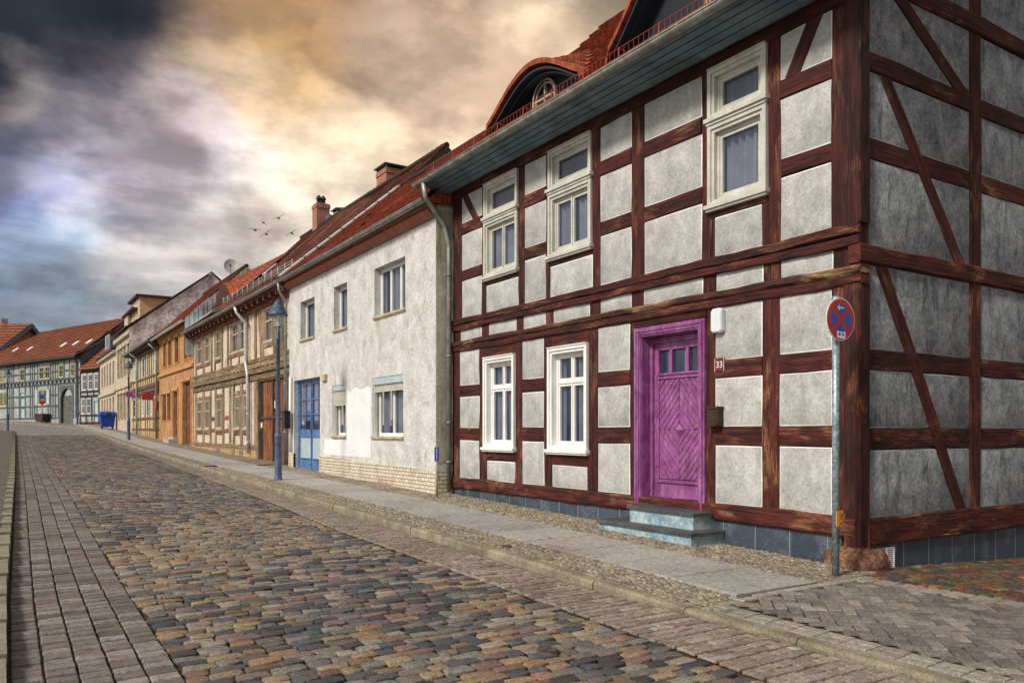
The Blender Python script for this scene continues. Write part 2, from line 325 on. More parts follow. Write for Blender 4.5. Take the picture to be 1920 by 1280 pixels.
# ---------------------------------------------------------------- mesh helpers
ORG = {}
class MB:
    def __init__(s): s.v = []; s.f = []; s.uv = []; s.sm = []; s.c = None; s.mi = []; s.cm = 0
    def add(s, vs, fs, uvs=None, smooth=False, col=None):
        o = len(s.v); s.v.extend([tuple(p) for p in vs])
        for i, f in enumerate(fs):
            s.f.append(tuple(j+o for j in f)); s.sm.append(smooth); s.mi.append(s.cm)
            s.uv.append(uvs[i] if uvs else [(0.0, 0.0)]*len(f))
        if col is not None:
            if s.c is None: s.c = []
            s.c.extend([col]*len(vs))
    def quad(s, a, b, c, d, smooth=False, uv=None):
        if uv is None:
            A, B, D_ = Vector(a), Vector(b), Vector(d); lu = (B-A).length; lv = (D_-A).length
            uv = [(0, 0), (lu, 0), (lu, lv), (0, lv)]
        s.add([a, b, c, d], [(0, 1, 2, 3)], [uv], smooth)
    def hexa(s, P, uo=(0, 0)):
        # P: 8 points, 0-3 bottom loop, 4-7 top loop
        fs = [(0, 3, 2, 1), (4, 5, 6, 7), (0, 1, 5, 4), (1, 2, 6, 5), (2, 3, 7, 6), (3, 0, 4, 7)]
        V = [Vector(p) for p in P]; uvs = []
        for f in fs:
            a, b_, d_ = V[f[0]], V[f[1]], V[f[3]]; lu, lv = (b_-a).length, (d_-a).length
            uvs.append([(uo[0], uo[1]), (uo[0]+lu, uo[1]), (uo[0]+lu, uo[1]+lv), (uo[0], uo[1]+lv)])
        s.add(P, fs, uvs)
    def box(s, x0, x1, y0, y1, z0, z1):
        s.hexa([(x0, y0, z0), (x1, y0, z0), (x1, y1, z0), (x0, y1, z0), (x0, y0, z1), (x1, y0, z1), (x1, y1, z1), (x0, y1, z1)])
    def fbox(s, Fc, s0, s1, z0, z1, d0, d1):
        if s0 > s1: s0, s1 = s1, s0
        q = [Fc.P(*a) for a in [(s0, z0, d1), (s1, z0, d1), (s1, z0, d0), (s0, z0, d0), (s0, z1, d1), (s1, z1, d1), (s1, z1, d0), (s0, z1, d0)]]
        fs = [(0, 3, 2, 1), (4, 5, 6, 7), (0, 1, 5, 4), (1, 2, 6, 5), (2, 3, 7, 6), (3, 0, 4, 7)]
        uvs = [[(s0, d1), (s0, d0), (s1, d0), (s1, d1)], [(s0, d1), (s1, d1), (s1, d0), (s0, d0)], [(s0, z0), (s1, z0), (s1, z1), (s0, z1)],
               [(d1, z0), (d0, z0), (d0, z1), (d1, z1)], [(s1, z0), (s0, z0), (s0, z1), (s1, z1)], [(d0, z0), (d1, z0), (d1, z1), (d0, z1)]]
        s.add(q, fs, uvs)
    def ring(s, Fc, s0, s1, z0, z1, w, d0, d1, wb=None):
        wb = w if wb is None else wb
        s.fbox(Fc, s0, s0+w, z0, z1, d0, d1); s.fbox(Fc, s1-w, s1, z0, z1, d0, d1)
        s.fbox(Fc, s0+w, s1-w, z1-w, z1, d0, d1-.0015)
        if wb: s.fbox(Fc, s0+w, s1-w, z0, z0+wb, d0, d1-.0015)
    def tube(s, pts, r, n=10, cap=True, smooth=True):
        pts = [Vector(p) for p in pts]; rings = []; rr = r if isinstance(r, (list, tuple)) else [r]*len(pts)
        prev = None; V = []; Fs = []
        for i, p in enumerate(pts):
            d = (pts[min(i+1, len(pts)-1)]-pts[max(i-1, 0)]).normalized()
            ref = Vector((0, 0, 1)) if abs(d.z) < .95 else Vector((1, 0, 0))
            if prev is None: a = d.cross(ref).normalized()
            else: a = (prev-d*prev.dot(d)).normalized()
            prev = a; b_ = d.cross(a)
            V += [p+(a*math.cos(2*math.pi*k/n)+b_*math.sin(2*math.pi*k/n))*rr[i] for k in range(n)]
        for i in range(len(pts)-1):
            for k in range(n): Fs.append((i*n+k, i*n+(k+1) % n, (i+1)*n+(k+1) % n, (i+1)*n+k))
        s.add(V, Fs, None, smooth)
        if cap:
            o = len(s.v)-len(V); m_ = len(pts)-1
            s.f.append(tuple(o+k for k in reversed(range(n)))); s.f.append(tuple(o+m_*n+k for k in range(n)))
            s.sm += [False]*2; s.mi += [s.cm]*2; s.uv += [[(0, 0)]*n]*2
    def lathe(s, c, prof, n=20, smooth=True):
        V = []; Fs = []; cx_, cy_, cz = c
        for (r_, z) in prof: V += [(cx_+r_*math.cos(2*math.pi*k/n), cy_+r_*math.sin(2*math.pi*k/n), cz+z) for k in range(n)]
        for i in range(len(prof)-1):
            for k in range(n): Fs.append((i*n+k, i*n+(k+1) % n, (i+1)*n+(k+1) % n, (i+1)*n+k))
        s.add(V, Fs, None, smooth)
    def build(s, name, mat, parent=None, loc=None):
        o = parent_org(parent) if parent else Vector(loc or (0, 0, 0))
        me = bpy.data.meshes.new(name)
        me.from_pydata([(p[0]-o.x, p[1]-o.y, p[2]-o.z) for p in s.v], [], s.f)
        uvl = me.uv_layers.new(name='UVMap'); flat = []
        for u in s.uv:
            for q in u: flat += [q[0], q[1]]
        uvl.data.foreach_set('uv', flat)
        me.polygons.foreach_set('use_smooth', s.sm)
        mats = mat if isinstance(mat, (list, tuple)) else [mat]
        for m_ in mats: me.materials.append(MATS[m_])
        if len(mats) > 1: me.polygons.foreach_set('material_index', s.mi)
        if s.c:
            ca = me.color_attributes.new('Col', 'FLOAT_COLOR', 'POINT'); fl = []
            for q in s.c: fl += [q[0], q[1], q[2], 1.0]
            ca.data.foreach_set('color', fl)
        me.update()
        ob = bpy.data.objects.new(name, me); COL.objects.link(ob)
        if parent: ob.parent = parent
        else: ob.location = o
        ORG[ob.name] = o.copy()
        return ob
def parent_org(p): return ORG[p.name]
def thing(name, label, cat, loc, group=None):
    e = bpy.data.objects.new(name, None); COL.objects.link(e); e.location = loc; e.empty_display_size = .3
    ORG[e.name] = Vector(loc); return tag(e, label, cat, group)
def tag(o, label, cat, group=None):
    o['label'] = label; o['category'] = cat
    if group: o['group'] = group
    return o
def structure(o): o['kind'] = 'structure'; return o

class Fac:
    def __init__(s, ox, oy, ax, ay, nx, ny):
        l = math.hypot(ax, ay); m_ = math.hypot(nx, ny)
        s.o = (ox, oy); s.a = (ax/l, ay/l); s.n = (nx/m_, ny/m_)
    def P(s, t, z, d=0): return (s.o[0]+s.a[0]*t+s.n[0]*d, s.o[1]+s.a[1]*t+s.n[1]*d, z)
    def hit(s, px, d=0):
        dx, dy = ray(px); ox, oy = s.o[0]+s.n[0]*d, s.o[1]+s.n[1]*d
        k = (ox*s.n[0]+oy*s.n[1])/(dx*s.n[0]+dy*s.n[1])
        x, y = dx*k, dy*k
        return (x-ox)*s.a[0]+(y-oy)*s.a[1], k
    def s_(s, px, d=0): return s.hit(px, d)[0]
    def z_(s, px, py, d=0): return (YH-py)/F*s.hit(px, d)[1]

def timber(Fc, s0, z0, s1, z1, w, name, parent, mat, d0=-.12, d1=0.0, jit=.004, ch=.012, mb=None):
    p0, p1 = Vector((s0, z0)), Vector((s1, z1)); ln = (p1-p0).length; t = (p1-p0)/ln; q = Vector((-t.y, t.x))
    n = max(1, int(ln/.28)); own = mb is None; mb = mb or MB()
    uo, vo_ = R.uniform(0, 50), R.uniform(0, 50); V = []; K6 = 6; h = w/2
    for i in range(n+1):
        a = p0+t*ln*i/n+q*(mnoise.noise(Vector((uo, i*.28*.9, vo_)))*(.022 if jit > .0035 else 0)); e = 0 if jit == 0 else 1
        j = [R.uniform(-jit, jit)*e for _ in range(4)]
        for (cw, cdp) in [(-h, d0), (-h+j[0], d1-ch), (-h+ch+j[0], d1+j[2]), (h-ch+j[1], d1+j[2]), (h+j[1], d1-ch), (h, d0)]:
            b_ = a+q*cw; V.append(Fc.P(b_.x, b_.y, cdp))
    per = [0, abs(d1-d0)-ch, abs(d1-d0), abs(d1-d0)+w-2*ch, abs(d1-d0)+w-ch, 2*abs(d1-d0)+w-2*ch]
    fs, uv = [], []
    for i in range(n):
        for k in range(5):
            fs.append((i*6+k, i*6+k+1, (i+1)*6+k+1, (i+1)*6+k))
            u0, u1 = uo+ln*i/n, uo+ln*(i+1)/n
            uv.append([(u0, vo_+per[k]), (u0, vo_+per[k+1]), (u1, vo_+per[k+1]), (u1, vo_+per[k])])
    fs.append((5, 4, 3, 2, 1, 0)); uv.append([(uo, vo_+per[k]*.3) for k in (5, 4, 3, 2, 1, 0)])
    fs.append(tuple(n*6+k for k in range(6))); uv.append([(uo+ln, vo_+per[k]*.3) for k in range(6)])
    mb.add(V, fs, uv)
    if own: return mb.build(name, mat, parent)
def hbeam(Fc, s0, s1, z0, z1, name, parent, mat, **k): return timber(Fc, min(s0, s1), (z0+z1)/2, max(s0, s1), (z0+z1)/2, z1-z0, name, parent, mat, **k)
def vpost(Fc, s0, s1, z0, z1, name, parent, mat, **k): return timber(Fc, (s0+s1)/2, z0, (s0+s1)/2, z1, abs(s1-s0), name, parent, mat, **k)

def panel(Fc, s0, s1, z0, z1, parent, mat, d=-.012, name='infill_panel', mb=None):
    if s0 > s1: s0, s1 = s1, s0
    own = mb is None; mb = mb or MB(); i = .014; V = []
    S = [s0, s0+i, s1-i, s1]; Z = [z0, z0+i, z1-i, z1]
    for a in range(4):
        for b_ in range(4):
            e = (a in (0, 3)) + (b_ in (0, 3)); dd = d-(.007 if e else 0)
            V.append(Fc.P(S[a]+R.uniform(-.003, .003), Z[b_]+R.uniform(-.003, .003), dd))
    fs, uv, cms = [], [], []
    for a in range(3):
        for b_ in range(3):
            mb.cm = 0 if (a == 1 and b_ == 1) else 1
            fs.append((a*4+b_, (a+1)*4+b_, (a+1)*4+b_+1, a*4+b_+1)); cms.append(mb.cm); uv.append([(S[a], Z[b_]), (S[a+1], Z[b_]), (S[a+1], Z[b_+1]), (S[a], Z[b_+1])])
    mb.add(V, fs, uv, True); mb.mi[-9:] = cms
    if own: return mb.build(name, [mat, mat+'_edge'] if mat+'_edge' in MATS else mat, parent)

def wall(mb, Fc, s0, s1, z0, z1, holes, d=0, depth=.25, z0b=None, top=True):
    """front sheet with openings and reveals; z0b: bottom height at s1"""
    S = sorted({s0, s1, *[max(s0, min(s1, h[i])) for h in holes for i in (0, 1)]}); Z = sorted({z0, z1, *[h[i] for h in holes for i in (2, 3)]})
    Z = [z for z in Z if z0 <= z <= z1]
    for i in range(len(S)-1):
        for j in range(len(Z)-1):
            a, b_, c_, e = S[i], S[i+1], Z[j], Z[j+1]; ms, mz = (a+b_)/2, (c_+e)/2
            if any(h[0] < ms < h[1] and h[2] < mz < h[3] for h in holes): continue
            mb.add([Fc.P(a, c_, d), Fc.P(b_, c_, d), Fc.P(b_, e, d), Fc.P(a, e, d)], [(0, 1, 2, 3)], [[(a, c_), (b_, c_), (b_, e), (a, e)]])
    for h in holes:
        a, b_, c_, e = h[:4]; dd = d-depth
        for q in [((a, c_, d), (a, e, d), (a, e, dd), (a, c_, dd)), ((b_, c_, dd), (b_, e, dd), (b_, e, d), (b_, c_, d)),
                  ((a, e, d), (b_, e, d), (b_, e, dd), (a, e, dd)), ((a, c_, dd), (b_, c_, dd), (b_, c_, d), (a, c_, d))]:
            mb.quad(*[Fc.P(*x) for x in q])

def surf(mb, fn, U, V, course=.2, lift=.03, waver=0.0):
    """tiled roof skin: fn(u,v)->point; V number of courses, U columns"""
    P0 = [[Vector(fn(i/U, j/V)) for i in range(U+1)] for j in range(V+1)]
    for j in range(V):
        Lr = []
        for i in range(U+1):
            a = P0[j][min(i+1, U)]-P0[j][max(i-1, 0)]; b_ = P0[j+1][i]-P0[j][i]; n = a.cross(b_)
            n = n.normalized() if n.length > 1e-9 else Vector((0, 0, 1))
            if n.z < 0: n = -n
            w = mnoise.noise(P0[j][i]*.55)*waver
            Lr.append((n, w))
        lo = [P0[j][i]+Lr[i][0]*(lift+Lr[i][1]+R.uniform(-.004, .004)) for i in range(U+1)]
        hi = [P0[j+1][i]+Lr[i][0]*(Lr[i][1]*1.0+.003) for i in range(U+1)]
        base = [P0[j][i]+Lr[i][0]*(Lr[i][1]-.004) for i in range(U+1)]
        acc = 0
        for i in range(U):
            du = (P0[j][i+1]-P0[j][i]).length; o = len(mb.v)
            mb.add([lo[i], lo[i+1], hi[i+1], hi[i]], [(0, 1, 2, 3)], [[(acc, j*.2), (acc+du, j*.2), (acc+du, j*.2+.2), (acc, j*.2+.2)]])
            mb.add([base[i], base[i+1], lo[i+1], lo[i]], [(0, 1, 2, 3)], [[(acc, j*.2), (acc+du, j*.2), (acc+du, j*.2+.02), (acc, j*.2+.02)]])
            acc += du
def roofplane(mb, e0, e1, r0, r1, U=12, waver=.03, crs=.2, lift=.03):
    e0, e1, r0, r1 = map(Vector, (e0, e1, r0, r1)); ln = max((r0-e0).length, (r1-e1).length)
    surf(mb, lambda u, v: (e0.lerp(e1, u)).lerp(r0.lerp(r1, u), v), U, max(2, int(ln/crs)), waver=waver, lift=lift)

def text_mesh(txt, size, name, mat, parent, pos, right, up, depth=.002):
    cu = bpy.data.curves.new(name, 'FONT'); cu.body = txt; cu.size = size; cu.align_x = 'CENTER'; cu.align_y = 'CENTER'; cu.extrude = depth
    ob = bpy.data.objects.new('tmp', cu); COL.objects.link(ob); bpy.context.view_layer.update()
    me = bpy.data.meshes.new_from_object(ob.evaluated_get(bpy.context.evaluated_depsgraph_get())); bpy.data.objects.remove(ob)
    o = parent_org(parent); r_, u_ = Vector(right), Vector(up); n_ = r_.cross(u_); p = Vector(pos)
    for v_ in me.vertices: v_.co = p+r_*v_.co.x+u_*v_.co.y+n_*v_.co.z-o
    me.materials.clear(); me.materials.append(MATS[mat]); me.name = name
    x = bpy.data.objects.new(name, me); COL.objects.link(x); x.parent = parent; ORG[x.name] = o; return x

def window(Fc, par, s0, s1, z0, z1, frame='frame_cream', surround=.07, sd=.03, rec=.07, sash=.045, cols=2, rows=None,
           curtain=True, sill=True, mat_sill=None, double=True, sillout=.05, name='window', deep=.22, bars=0):
    """s0<s1 outer edges of the moulded surround; rec: how far the sash lies behind the wall face"""
    if s0 > s1: s0, s1 = s1, s0
    a0, a1, b0, b1 = s0, s1, z0, z1
    w = MB()
    if surround: a0 += surround; a1 -= surround; b0 += surround*.6; b1 -= surround
    # fixed frame and sashes
    w.ring(Fc, a0, a1, b0, b1, sash*.75, -rec-.05, -rec+.012)
    q = sash*.75; ia0, ia1, ib0, ib1 = a0+q, a1-q, b0+q, b1-q
    rows = rows or [0, 1]
    panes = []
    H = ib1-ib0; Wd = ia1-ia0
    for r_ in range(len(rows)-1):
        zb, zt = ib0+H*rows[r_], ib0+H*rows[r_+1]
        if r_: w.fbox(Fc, ia0, ia1, zb-.022, zb+.022, -rec-.05, -rec+.018); zb += .022
        if r_ < len(rows)-2: zt -= .022
        for c_ in range(cols):
            x0, x1 = ia0+Wd*c_/cols, ia0+Wd*(c_+1)/cols
            if double: w.ring(Fc, x0+.002, x1-.002, zb+.002, zt-.002, sash*.8, -rec-.045, -rec+.003)
            panes.append((x0+sash*.6, x1-sash*.6, zb+sash*.6, zt-sash*.6))
            if bars:
                for k in range(1, bars+1): w.fbox(Fc, x0+sash*.8, x1-sash*.8, zb+(zt-zb)*k/(bars+1)-.009, zb+(zt-zb)*k/(bars+1)+.009, -rec-.035, -rec-.004)
    for c_ in range(1, cols): x = ia0+Wd*c_/cols; w.fbox(Fc, x-.013, x+.013, ib0, ib1, -rec-.02, -rec+.02)
    o = w.build(name, frame, par)
    if surround:
        m_ = MB(); m_.ring(Fc, s0, s1, z0, z1, surround*.55, -.10, sd+.012, wb=surround*.4); m_.ring(Fc, s0+surround*.55, s1-surround*.55, z0+surround*.4, z1-surround*.55, surround*.45, -rec-.05, sd-.012, wb=surround*.25)
        m_.fbox(Fc, s0+.004, s1-.004, z1-.004, z1+.012, -.08, sd+.028)
        m_.build('surround', frame, o)
    g = MB()
    for p in panes: g.fbox(Fc, p[0], p[1], p[2], p[3], -rec-.034, -rec-.028)
    g.build('pane', 'glass', o)
    bk = MB(); bk.fbox(Fc, a0-.01, a1+.01, b0-.01, b1+.01, -deep-.32, -deep-.30)
    bk.build('room_dark', 'black_void', o)  # black sheet painting the darkness of the unlit room
    if curtain:
        c_ = MB()
        for p in panes:
            n = max(4, int((p[1]-p[0])/.035)); side = curtain == 'side'
            wv_ = [(k/n) for k in range(n+1)]
            for k in range(n):
                if side and .38 < (k+.5)/n < .66: continue
                x0, x1 = p[0]+(p[1]-p[0])*wv_[k], p[0]+(p[1]-p[0])*wv_[k+1]
                d_0, d_1 = -rec-.10+.045*math.sin(k*1.9+p[0]*7), -rec-.10+.045*math.sin((k+1)*1.9+p[0]*7)
                c_.add([Fc.P(x0, p[2]-.02, d_0), Fc.P(x1, p[2]-.02, d_1), Fc.P(x1, p[3]+.02, d_1), Fc.P(x0, p[3]+.02, d_0)], [(0, 1, 2, 3)], None, True)
        c_.build('curtain', 'curtain_cloth', o)
    if sill:
        x = MB(); x.fbox(Fc, s0-.03, s1+.03, z0-.045, z0+.004, -.08, sd+sillout)
        x.fbox(Fc, s0-.015, s1+.015, z0-.075, z0-.045, -.08, sd+sillout-.025)
        x.build('sill', mat_sill or frame, o)
    return o

def gutter(par, pts, r=.07, name='gutter', mat='zinc', joints=1.1):
    m_ = MB(); a, b_ = Vector(pts[0]), Vector(pts[1]); d = (b_-a).normalized(); s = d.cross(Vector((0, 0, 1))).normalized()
    V = []; n = 9; segs = max(1, int((b_-a).length/2))
    for i in range(segs+1):
        p = a.lerp(b_, i/segs)+Vector((0, 0, R.uniform(-.006, .006)))
        for rr in (r, r-.006):
            for k in range(n): an = math.pi+math.pi*k/(n-1); V.append(p+s*math.cos(an)*rr+Vector((0, 0, math.sin(an)*rr)))
    fs = []; w = 2*n
    for i in range(segs):
        for k in range(n-1):
            fs.append((i*w+k, i*w+k+1, (i+1)*w+k+1, (i+1)*w+k)); fs.append((i*w+n+k+1, i*w+n+k, (i+1)*w+n+k, (i+1)*w+n+k+1))
        for k in (0, n-1): fs.append((i*w+k, (i+1)*w+k, (i+1)*w+n+k, i*w+n+k))
    m_.add(V, fs, None, True)
    for i in (0, segs): m_.add([V[i*w+k] for k in range(n)], [tuple(range(n))])
    m_.tube([a+s*(r)+Vector((0, 0, .004)), b_+s*(r)+Vector((0, 0, .004))], .011, 6)
    m_.tube([a-s*(r)+Vector((0, 0, .004)), b_-s*(r)+Vector((0, 0, .004))], .011, 6)
    k = 0.4
    while k < (b_-a).length:
        p = a+d*k; arc = [p+s*math.cos(math.pi+math.pi*q/8)*(r+.004)+Vector((0, 0, math.sin(math.pi+math.pi*q/8)*(r+.004))) for q in range(9)]
        m_.tube(arc, .008, 5); k += joints
    return m_.build(name, mat, par)
def downspout(par, pts, r=.05, mat='zinc', name='downspout', clamps=(0.3, .6, .85)):
    m_ = MB(); P_ = [Vector(p) for p in pts]; sm = []
    for i, p in enumerate(P_):
        if 0 < i < len(P_)-1:
            for q in (.85, .93, 1.0): sm.append(P_[i-1].lerp(p, max(q, 1-.12/max(.13, (p-P_[i-1]).length)) if q < 1 else 1))
            sm.append(p.lerp(P_[i+1], min(.07, .08/max(.1, (P_[i+1]-p).length))))
        else: sm.append(p)
    m_.tube(sm, r, 12)
    a, b_ = P_[-2], P_[-1]
    for c_ in clamps:
        q = a.lerp(b_, c_); m_.tube([q+Vector((0, 0, -.02)), q+Vector((0, 0, .02))], r+.012, 12)
    return m_.build(name, mat, par)

YS = [-60, 0, 5, 14, 23.6, 38.5, 47.8, 58.7, 80, 95, 140, 1500]; ZS = [-2.4, -1.56, -1.45, -1.25, -1.067, -.72, -.47, -.12, .52, 1.0, 1.6, 2.0]
def g(y, x=0):
    for i in range(len(YS)-1):
        if y <= YS[i+1] or i == len(YS)-2:
            t = (y-YS[i])/(YS[i+1]-YS[i]); z = ZS[i]+(ZS[i+1]-ZS[i])*t; break
    if x > 7.5 and y < 6: z -= .05*(min(x, 30)-7.5)
    return z
def interp(T, y):
    if y <= T[0][0]: return T[0][1]
    for i in range(len(T)-1):
        if y <= T[i+1][0]: return T[i][1]+(T[i+1][1]-T[i][1])*(y-T[i][0])/(T[i+1][0]-T[i][0])
    return T[-1][1]
# ---------------------------------------------------------------- ground and paving
for nm_, sc_, val, sat, base in [('far_mosaic', 15, .42, .12, (.07, .055, .035)), ('dark_mosaic', 13, .20, .15, (.03, .024, .016))]:
    m, t, b = newmat(nm_); v = coords(t)
    vo = N(t, 'ShaderNodeTexVoronoi'); vo.inputs['Scale'].default_value = sc_; L(t, v, vo.inputs['Vector'])
    hs = N(t, 'ShaderNodeHueSaturation'); hs.inputs['Saturation'].default_value = sat; hs.inputs['Value'].default_value = val; L(t, vo.outputs[1], hs.inputs['Color'])
    ve = N(t, 'ShaderNodeTexVoronoi', feature='DISTANCE_TO_EDGE'); ve.inputs['Scale'].default_value = sc_; L(t, v, ve.inputs['Vector'])
    cc = mix(t, 1.0, hs.outputs[0], (1.0, .88, .7), 'MULTIPLY')
    L(t, mix(t, rng(t, ve.outputs[0], .02, .12), base, cc), b.inputs['Base Color']); b.inputs['Roughness'].default_value = .85
    addbump(t, b, rng(t, ve.outputs[0], .0, .2), .7, .02)

XLK = [(-8, -.1), (0, .0), (8, .05), (12, .12), (23, .31), (55, .76), (75, .95)]
XLP = [(-8, .9), (0, .93), (5, .97), (9, 1.0), (13, 1.07), (18.6, 1.18), (28, 1.28), (49, 1.56), (73, 1.8)]
XRC = [(-8, 4.12), (0, 4.12), (10.8, 4.07), (15.5, 4.3), (27.7, 4.62), (41, 4.82), (60, 5.1)]
XK = [(-8, 5.05), (0, 5.0), (5, 4.88), (6, 4.80), (12, 4.79), (21, 4.93), (31, 5.03), (47, 5.2), (58, 5.38), (62, 5.4), (73, 5.0), (83, 3.2), (95, -1.0), (108, -6), (125, -12)]
XL2 = [(-8, -.1), (0, .0), (8, .05), (12, .12), (23, .31), (55, .76), (64, .85), (67, .2), (69, -2.5), (72, -9), (78, -22), (90, -40)]
ROAD = -.10

def strip(mb, fa, fb, ys, zf, nx=1):
    V = []
    for y in ys:
        a, b_ = fa(y), fb(y)
        for k in range(nx+1): x = a+(b_-a)*k/nx; V.append((x, y, zf(x, y)))
    fs = [(j*(nx+1)+k, j*(nx+1)+k+1, (j+1)*(nx+1)+k+1, (j+1)*(nx+1)+k) for j in range(len(ys)-1) for k in range(nx)]
    mb.add(V, fs, [[(V[q][0], V[q][1]) for q in f] for f in fs])
def ysr(a, b_, st): n = max(1, int((b_-a)/st)); return [a+(b_-a)*i/n for i in range(n+1)]

gb = MB(); strip(gb, lambda y: -400, lambda y: 500, [-60, 0, 5, 14, 23.6, 38.5, 47.8, 58.7, 80, 95, 140, 1500], lambda x, y: g(y)-.45)
structure(gb.build('ground', 'joint_dirt'))
rb = MB(); strip(rb, lambda y: interp(XLK, y)-.02, lambda y: interp(XK, y)+.02, ysr(-8, 57, 1), lambda x, y: g(y)+ROAD-.022)
structure(rb.build('road_bed', 'joint_dirt'))
fr = MB(); strip(fr, lambda y: interp(XL2, y), lambda y: interp(XK, y), ysr(57, 125, 1), lambda x, y: g(y)+ROAD, 4)
structure(fr.build('road', 'far_cobble'))

def kerbz(y): return -.055 if y < 5.0 else (-.055*(6.6-y)/1.6 if y < 6.6 else 0)
def pavz(x, y):
    z = g(y, x)
    if y < 6.6: z += kerbz(y)*max(0, 1-(x-interp(XK, y))/.9)
    return z
pb = MB(); strip(pb, lambda y: interp(XK, y)+.1, lambda y: 7.75, ysr(-8, 5.05, .5), lambda x, y: pavz(x, y)-.02, 8)
strip(pb, lambda y: interp(XK, y)+.1, lambda y: 7.75, ysr(5.05, 25, .5), lambda x, y: pavz(x, y)-.02, 4)
strip(pb, lambda y: 7.75, lambda y: 40, ysr(-8, 5.4, 1.1), lambda x, y: g(y, x)-.02, 10)
structure(pb.build('pavement_bed', 'joint_dirt'))
pf = MB(); strip(pf, lambda y: interp(XK, y)+.1, lambda y: 7.75, ysr(25, 82, 1), lambda x, y: g(y), 2)
strip(pf, lambda y: interp(XK, y)+.1, lambda y: interp(XK, y)+6, ysr(82, 125, 1), lambda x, y: g(y), 1)
structure(pf.build('mosaic_pavement', 'far_mosaic'))
lf = MB(); strip(lf, lambda y: -7, lambda y: interp(XLK, y)-.13, ysr(-8, 64, 1), lambda x, y: g(y)+.0, 4)
structure(lf.build('left_pavement', 'dark_mosaic'))
lg = MB(); strip(lg, lambda y: -3.2, lambda y: interp(XLK, y)-1.0, ysr(-8, 62, 1), lambda x, y: g(y)+.012, 1)
structure(lg.build('left_slab_path', 'granite_slab'))

STN = [(.058, .065, .080), (.050, .051, .056), (.25, .19, .125), (.215, .195, .165), (.25, .16, .10), (.16, .125, .12), (.185, .175, .16), (.12, .115, .112), (.075, .08, .092), (.25, .215, .165), (.19, .12, .095), (.26, .195, .125)]
def sett(mb, cx_, cy_, lx, ly, z, h, col, rot=0, jit=.12, inset=.16, oct_=True, dome=.012, tilt=.0):
    ca, sa = math.cos(rot), math.sin(rot)
    hx, hy = lx/2, ly/2
    if oct_:
        k = .30*min(hx, hy); base = [(-hx+k, -hy), (hx-k, -hy), (hx, -hy+k), (hx, hy-k), (hx-k, hy), (-hx+k, hy), (-hx, hy-k), (-hx, -hy+k)]
    else: base = [(-hx, -hy), (hx, -hy), (hx, hy), (-hx, hy)]
    n = len(base); a = jit*min(hx, hy); base = [(x+R.uniform(-a, a), y+R.uniform(-a, a)) for x, y in base]
    tx, ty = R.uniform(-tilt, tilt), R.uniform(-tilt, tilt)
    V = []
    ins = inset*min(hx, hy)
    rings = [(0, -h), (0, -dome), (.3, -dome*.28), (1, 0)] if oct_ else [(0, -h), (0, -dome), (1, 0)]; nr = len(rings)-1
    for (m_, zo) in rings:
        for x, y in base:
            l = math.hypot(x, y) or 1; q = 1-ins*1.2/l*m_; xx, yy = x*q, y*q
            V.append((cx_+xx*ca-yy*sa, cy_+xx*sa+yy*ca, z+zo+xx*tx+yy*ty))
    fs = [(r_*n+k_, r_*n+(k_+1) % n, (r_+1)*n+(k_+1) % n, (r_+1)*n+k_) for r_ in range(nr) for k_ in range(n)]+[tuple(nr*n+k_ for k_ in range(n))]
    mb.add(V, fs, None, oct_ or lx < .09, col)
def tint(c_, a=.18):
    k = R.uniform(1-a, 1+a); return tuple(x*k*R.uniform(.96, 1.04) for x in c_)

# carriageway: rows of big worn setts
cb = MB(); y = -1.2
while y < 57.5:
    ry = R.uniform(.108, .14)
    x0 = interp(XLP, y)+.01+R.uniform(-.03, .03); xr = interp(XRC, y)-.02+R.uniform(-.04, .05); x = x0
    wob = R.uniform(-.01, .01)
    while x < xr-.06:
        w = R.uniform(.14, .245)
        if x+w > xr-.08: w = max(.09, xr-x)
        cxm = x+w/2; t_ = (cxm-x0)/(xr-x0)
        c_ = R.choice(STN); d_ = mnoise.noise(Vector((cxm*.5, y*.25, 3)))
        if d_ > .2 and R.random() < .6: c_ = R.choice([STN[2], STN[3], STN[4], STN[9], STN[11], STN[6]])
        elif d_ < -.24 and R.random() < .5: c_ = R.choice([STN[0], STN[1], STN[7], STN[8], STN[5]])
        if y > 14 and R.random() < .5: c_ = R.choice([STN[6], STN[7], STN[5], STN[8]])
        yy = y+ry/2+.06*math.sin(t_*math.pi)+wob
        sett(cb, cxm, yy, w-.013, ry-.012, g(yy)+ROAD+.02*math.sin(t_*math.pi)+R.uniform(-.006, .006), .03, tint(c_, .22), R.uniform(-.05, .05), .20, .16, y < 22, .009, .04)
        x += w
    y += ry
structure(cb.build('cobblestones', 'stones'))
# left channel: five rows of concrete pavers
lp = MB(); y = -1.2
while y < 57.5:
    xl, xr = interp(XLK, y)+.015, interp(XLP, y)-.005; w = (xr-xl)/5
    for k in range(5):
        x = xl+w*(k+.5); yy = y+(k % 2)*.012+k*.006
        c_ = tint(R.choice([(.15, .135, .13), (.19, .175, .165), (.125, .105, .10), (.215, .20, .195), (.17, .14, .125)]), .2)
        sett(lp, x, yy+.06, w-.016, .138-.014, g(yy)+ROAD+.010+R.uniform(-.004, .004)-(.012 if k in (0,) else 0), .025, c_, R.uniform(-.02, .02), .07, .10, False, .009, .02)
    y += .138
structure(lp.build('left_channel_pavers', 'pavers'))
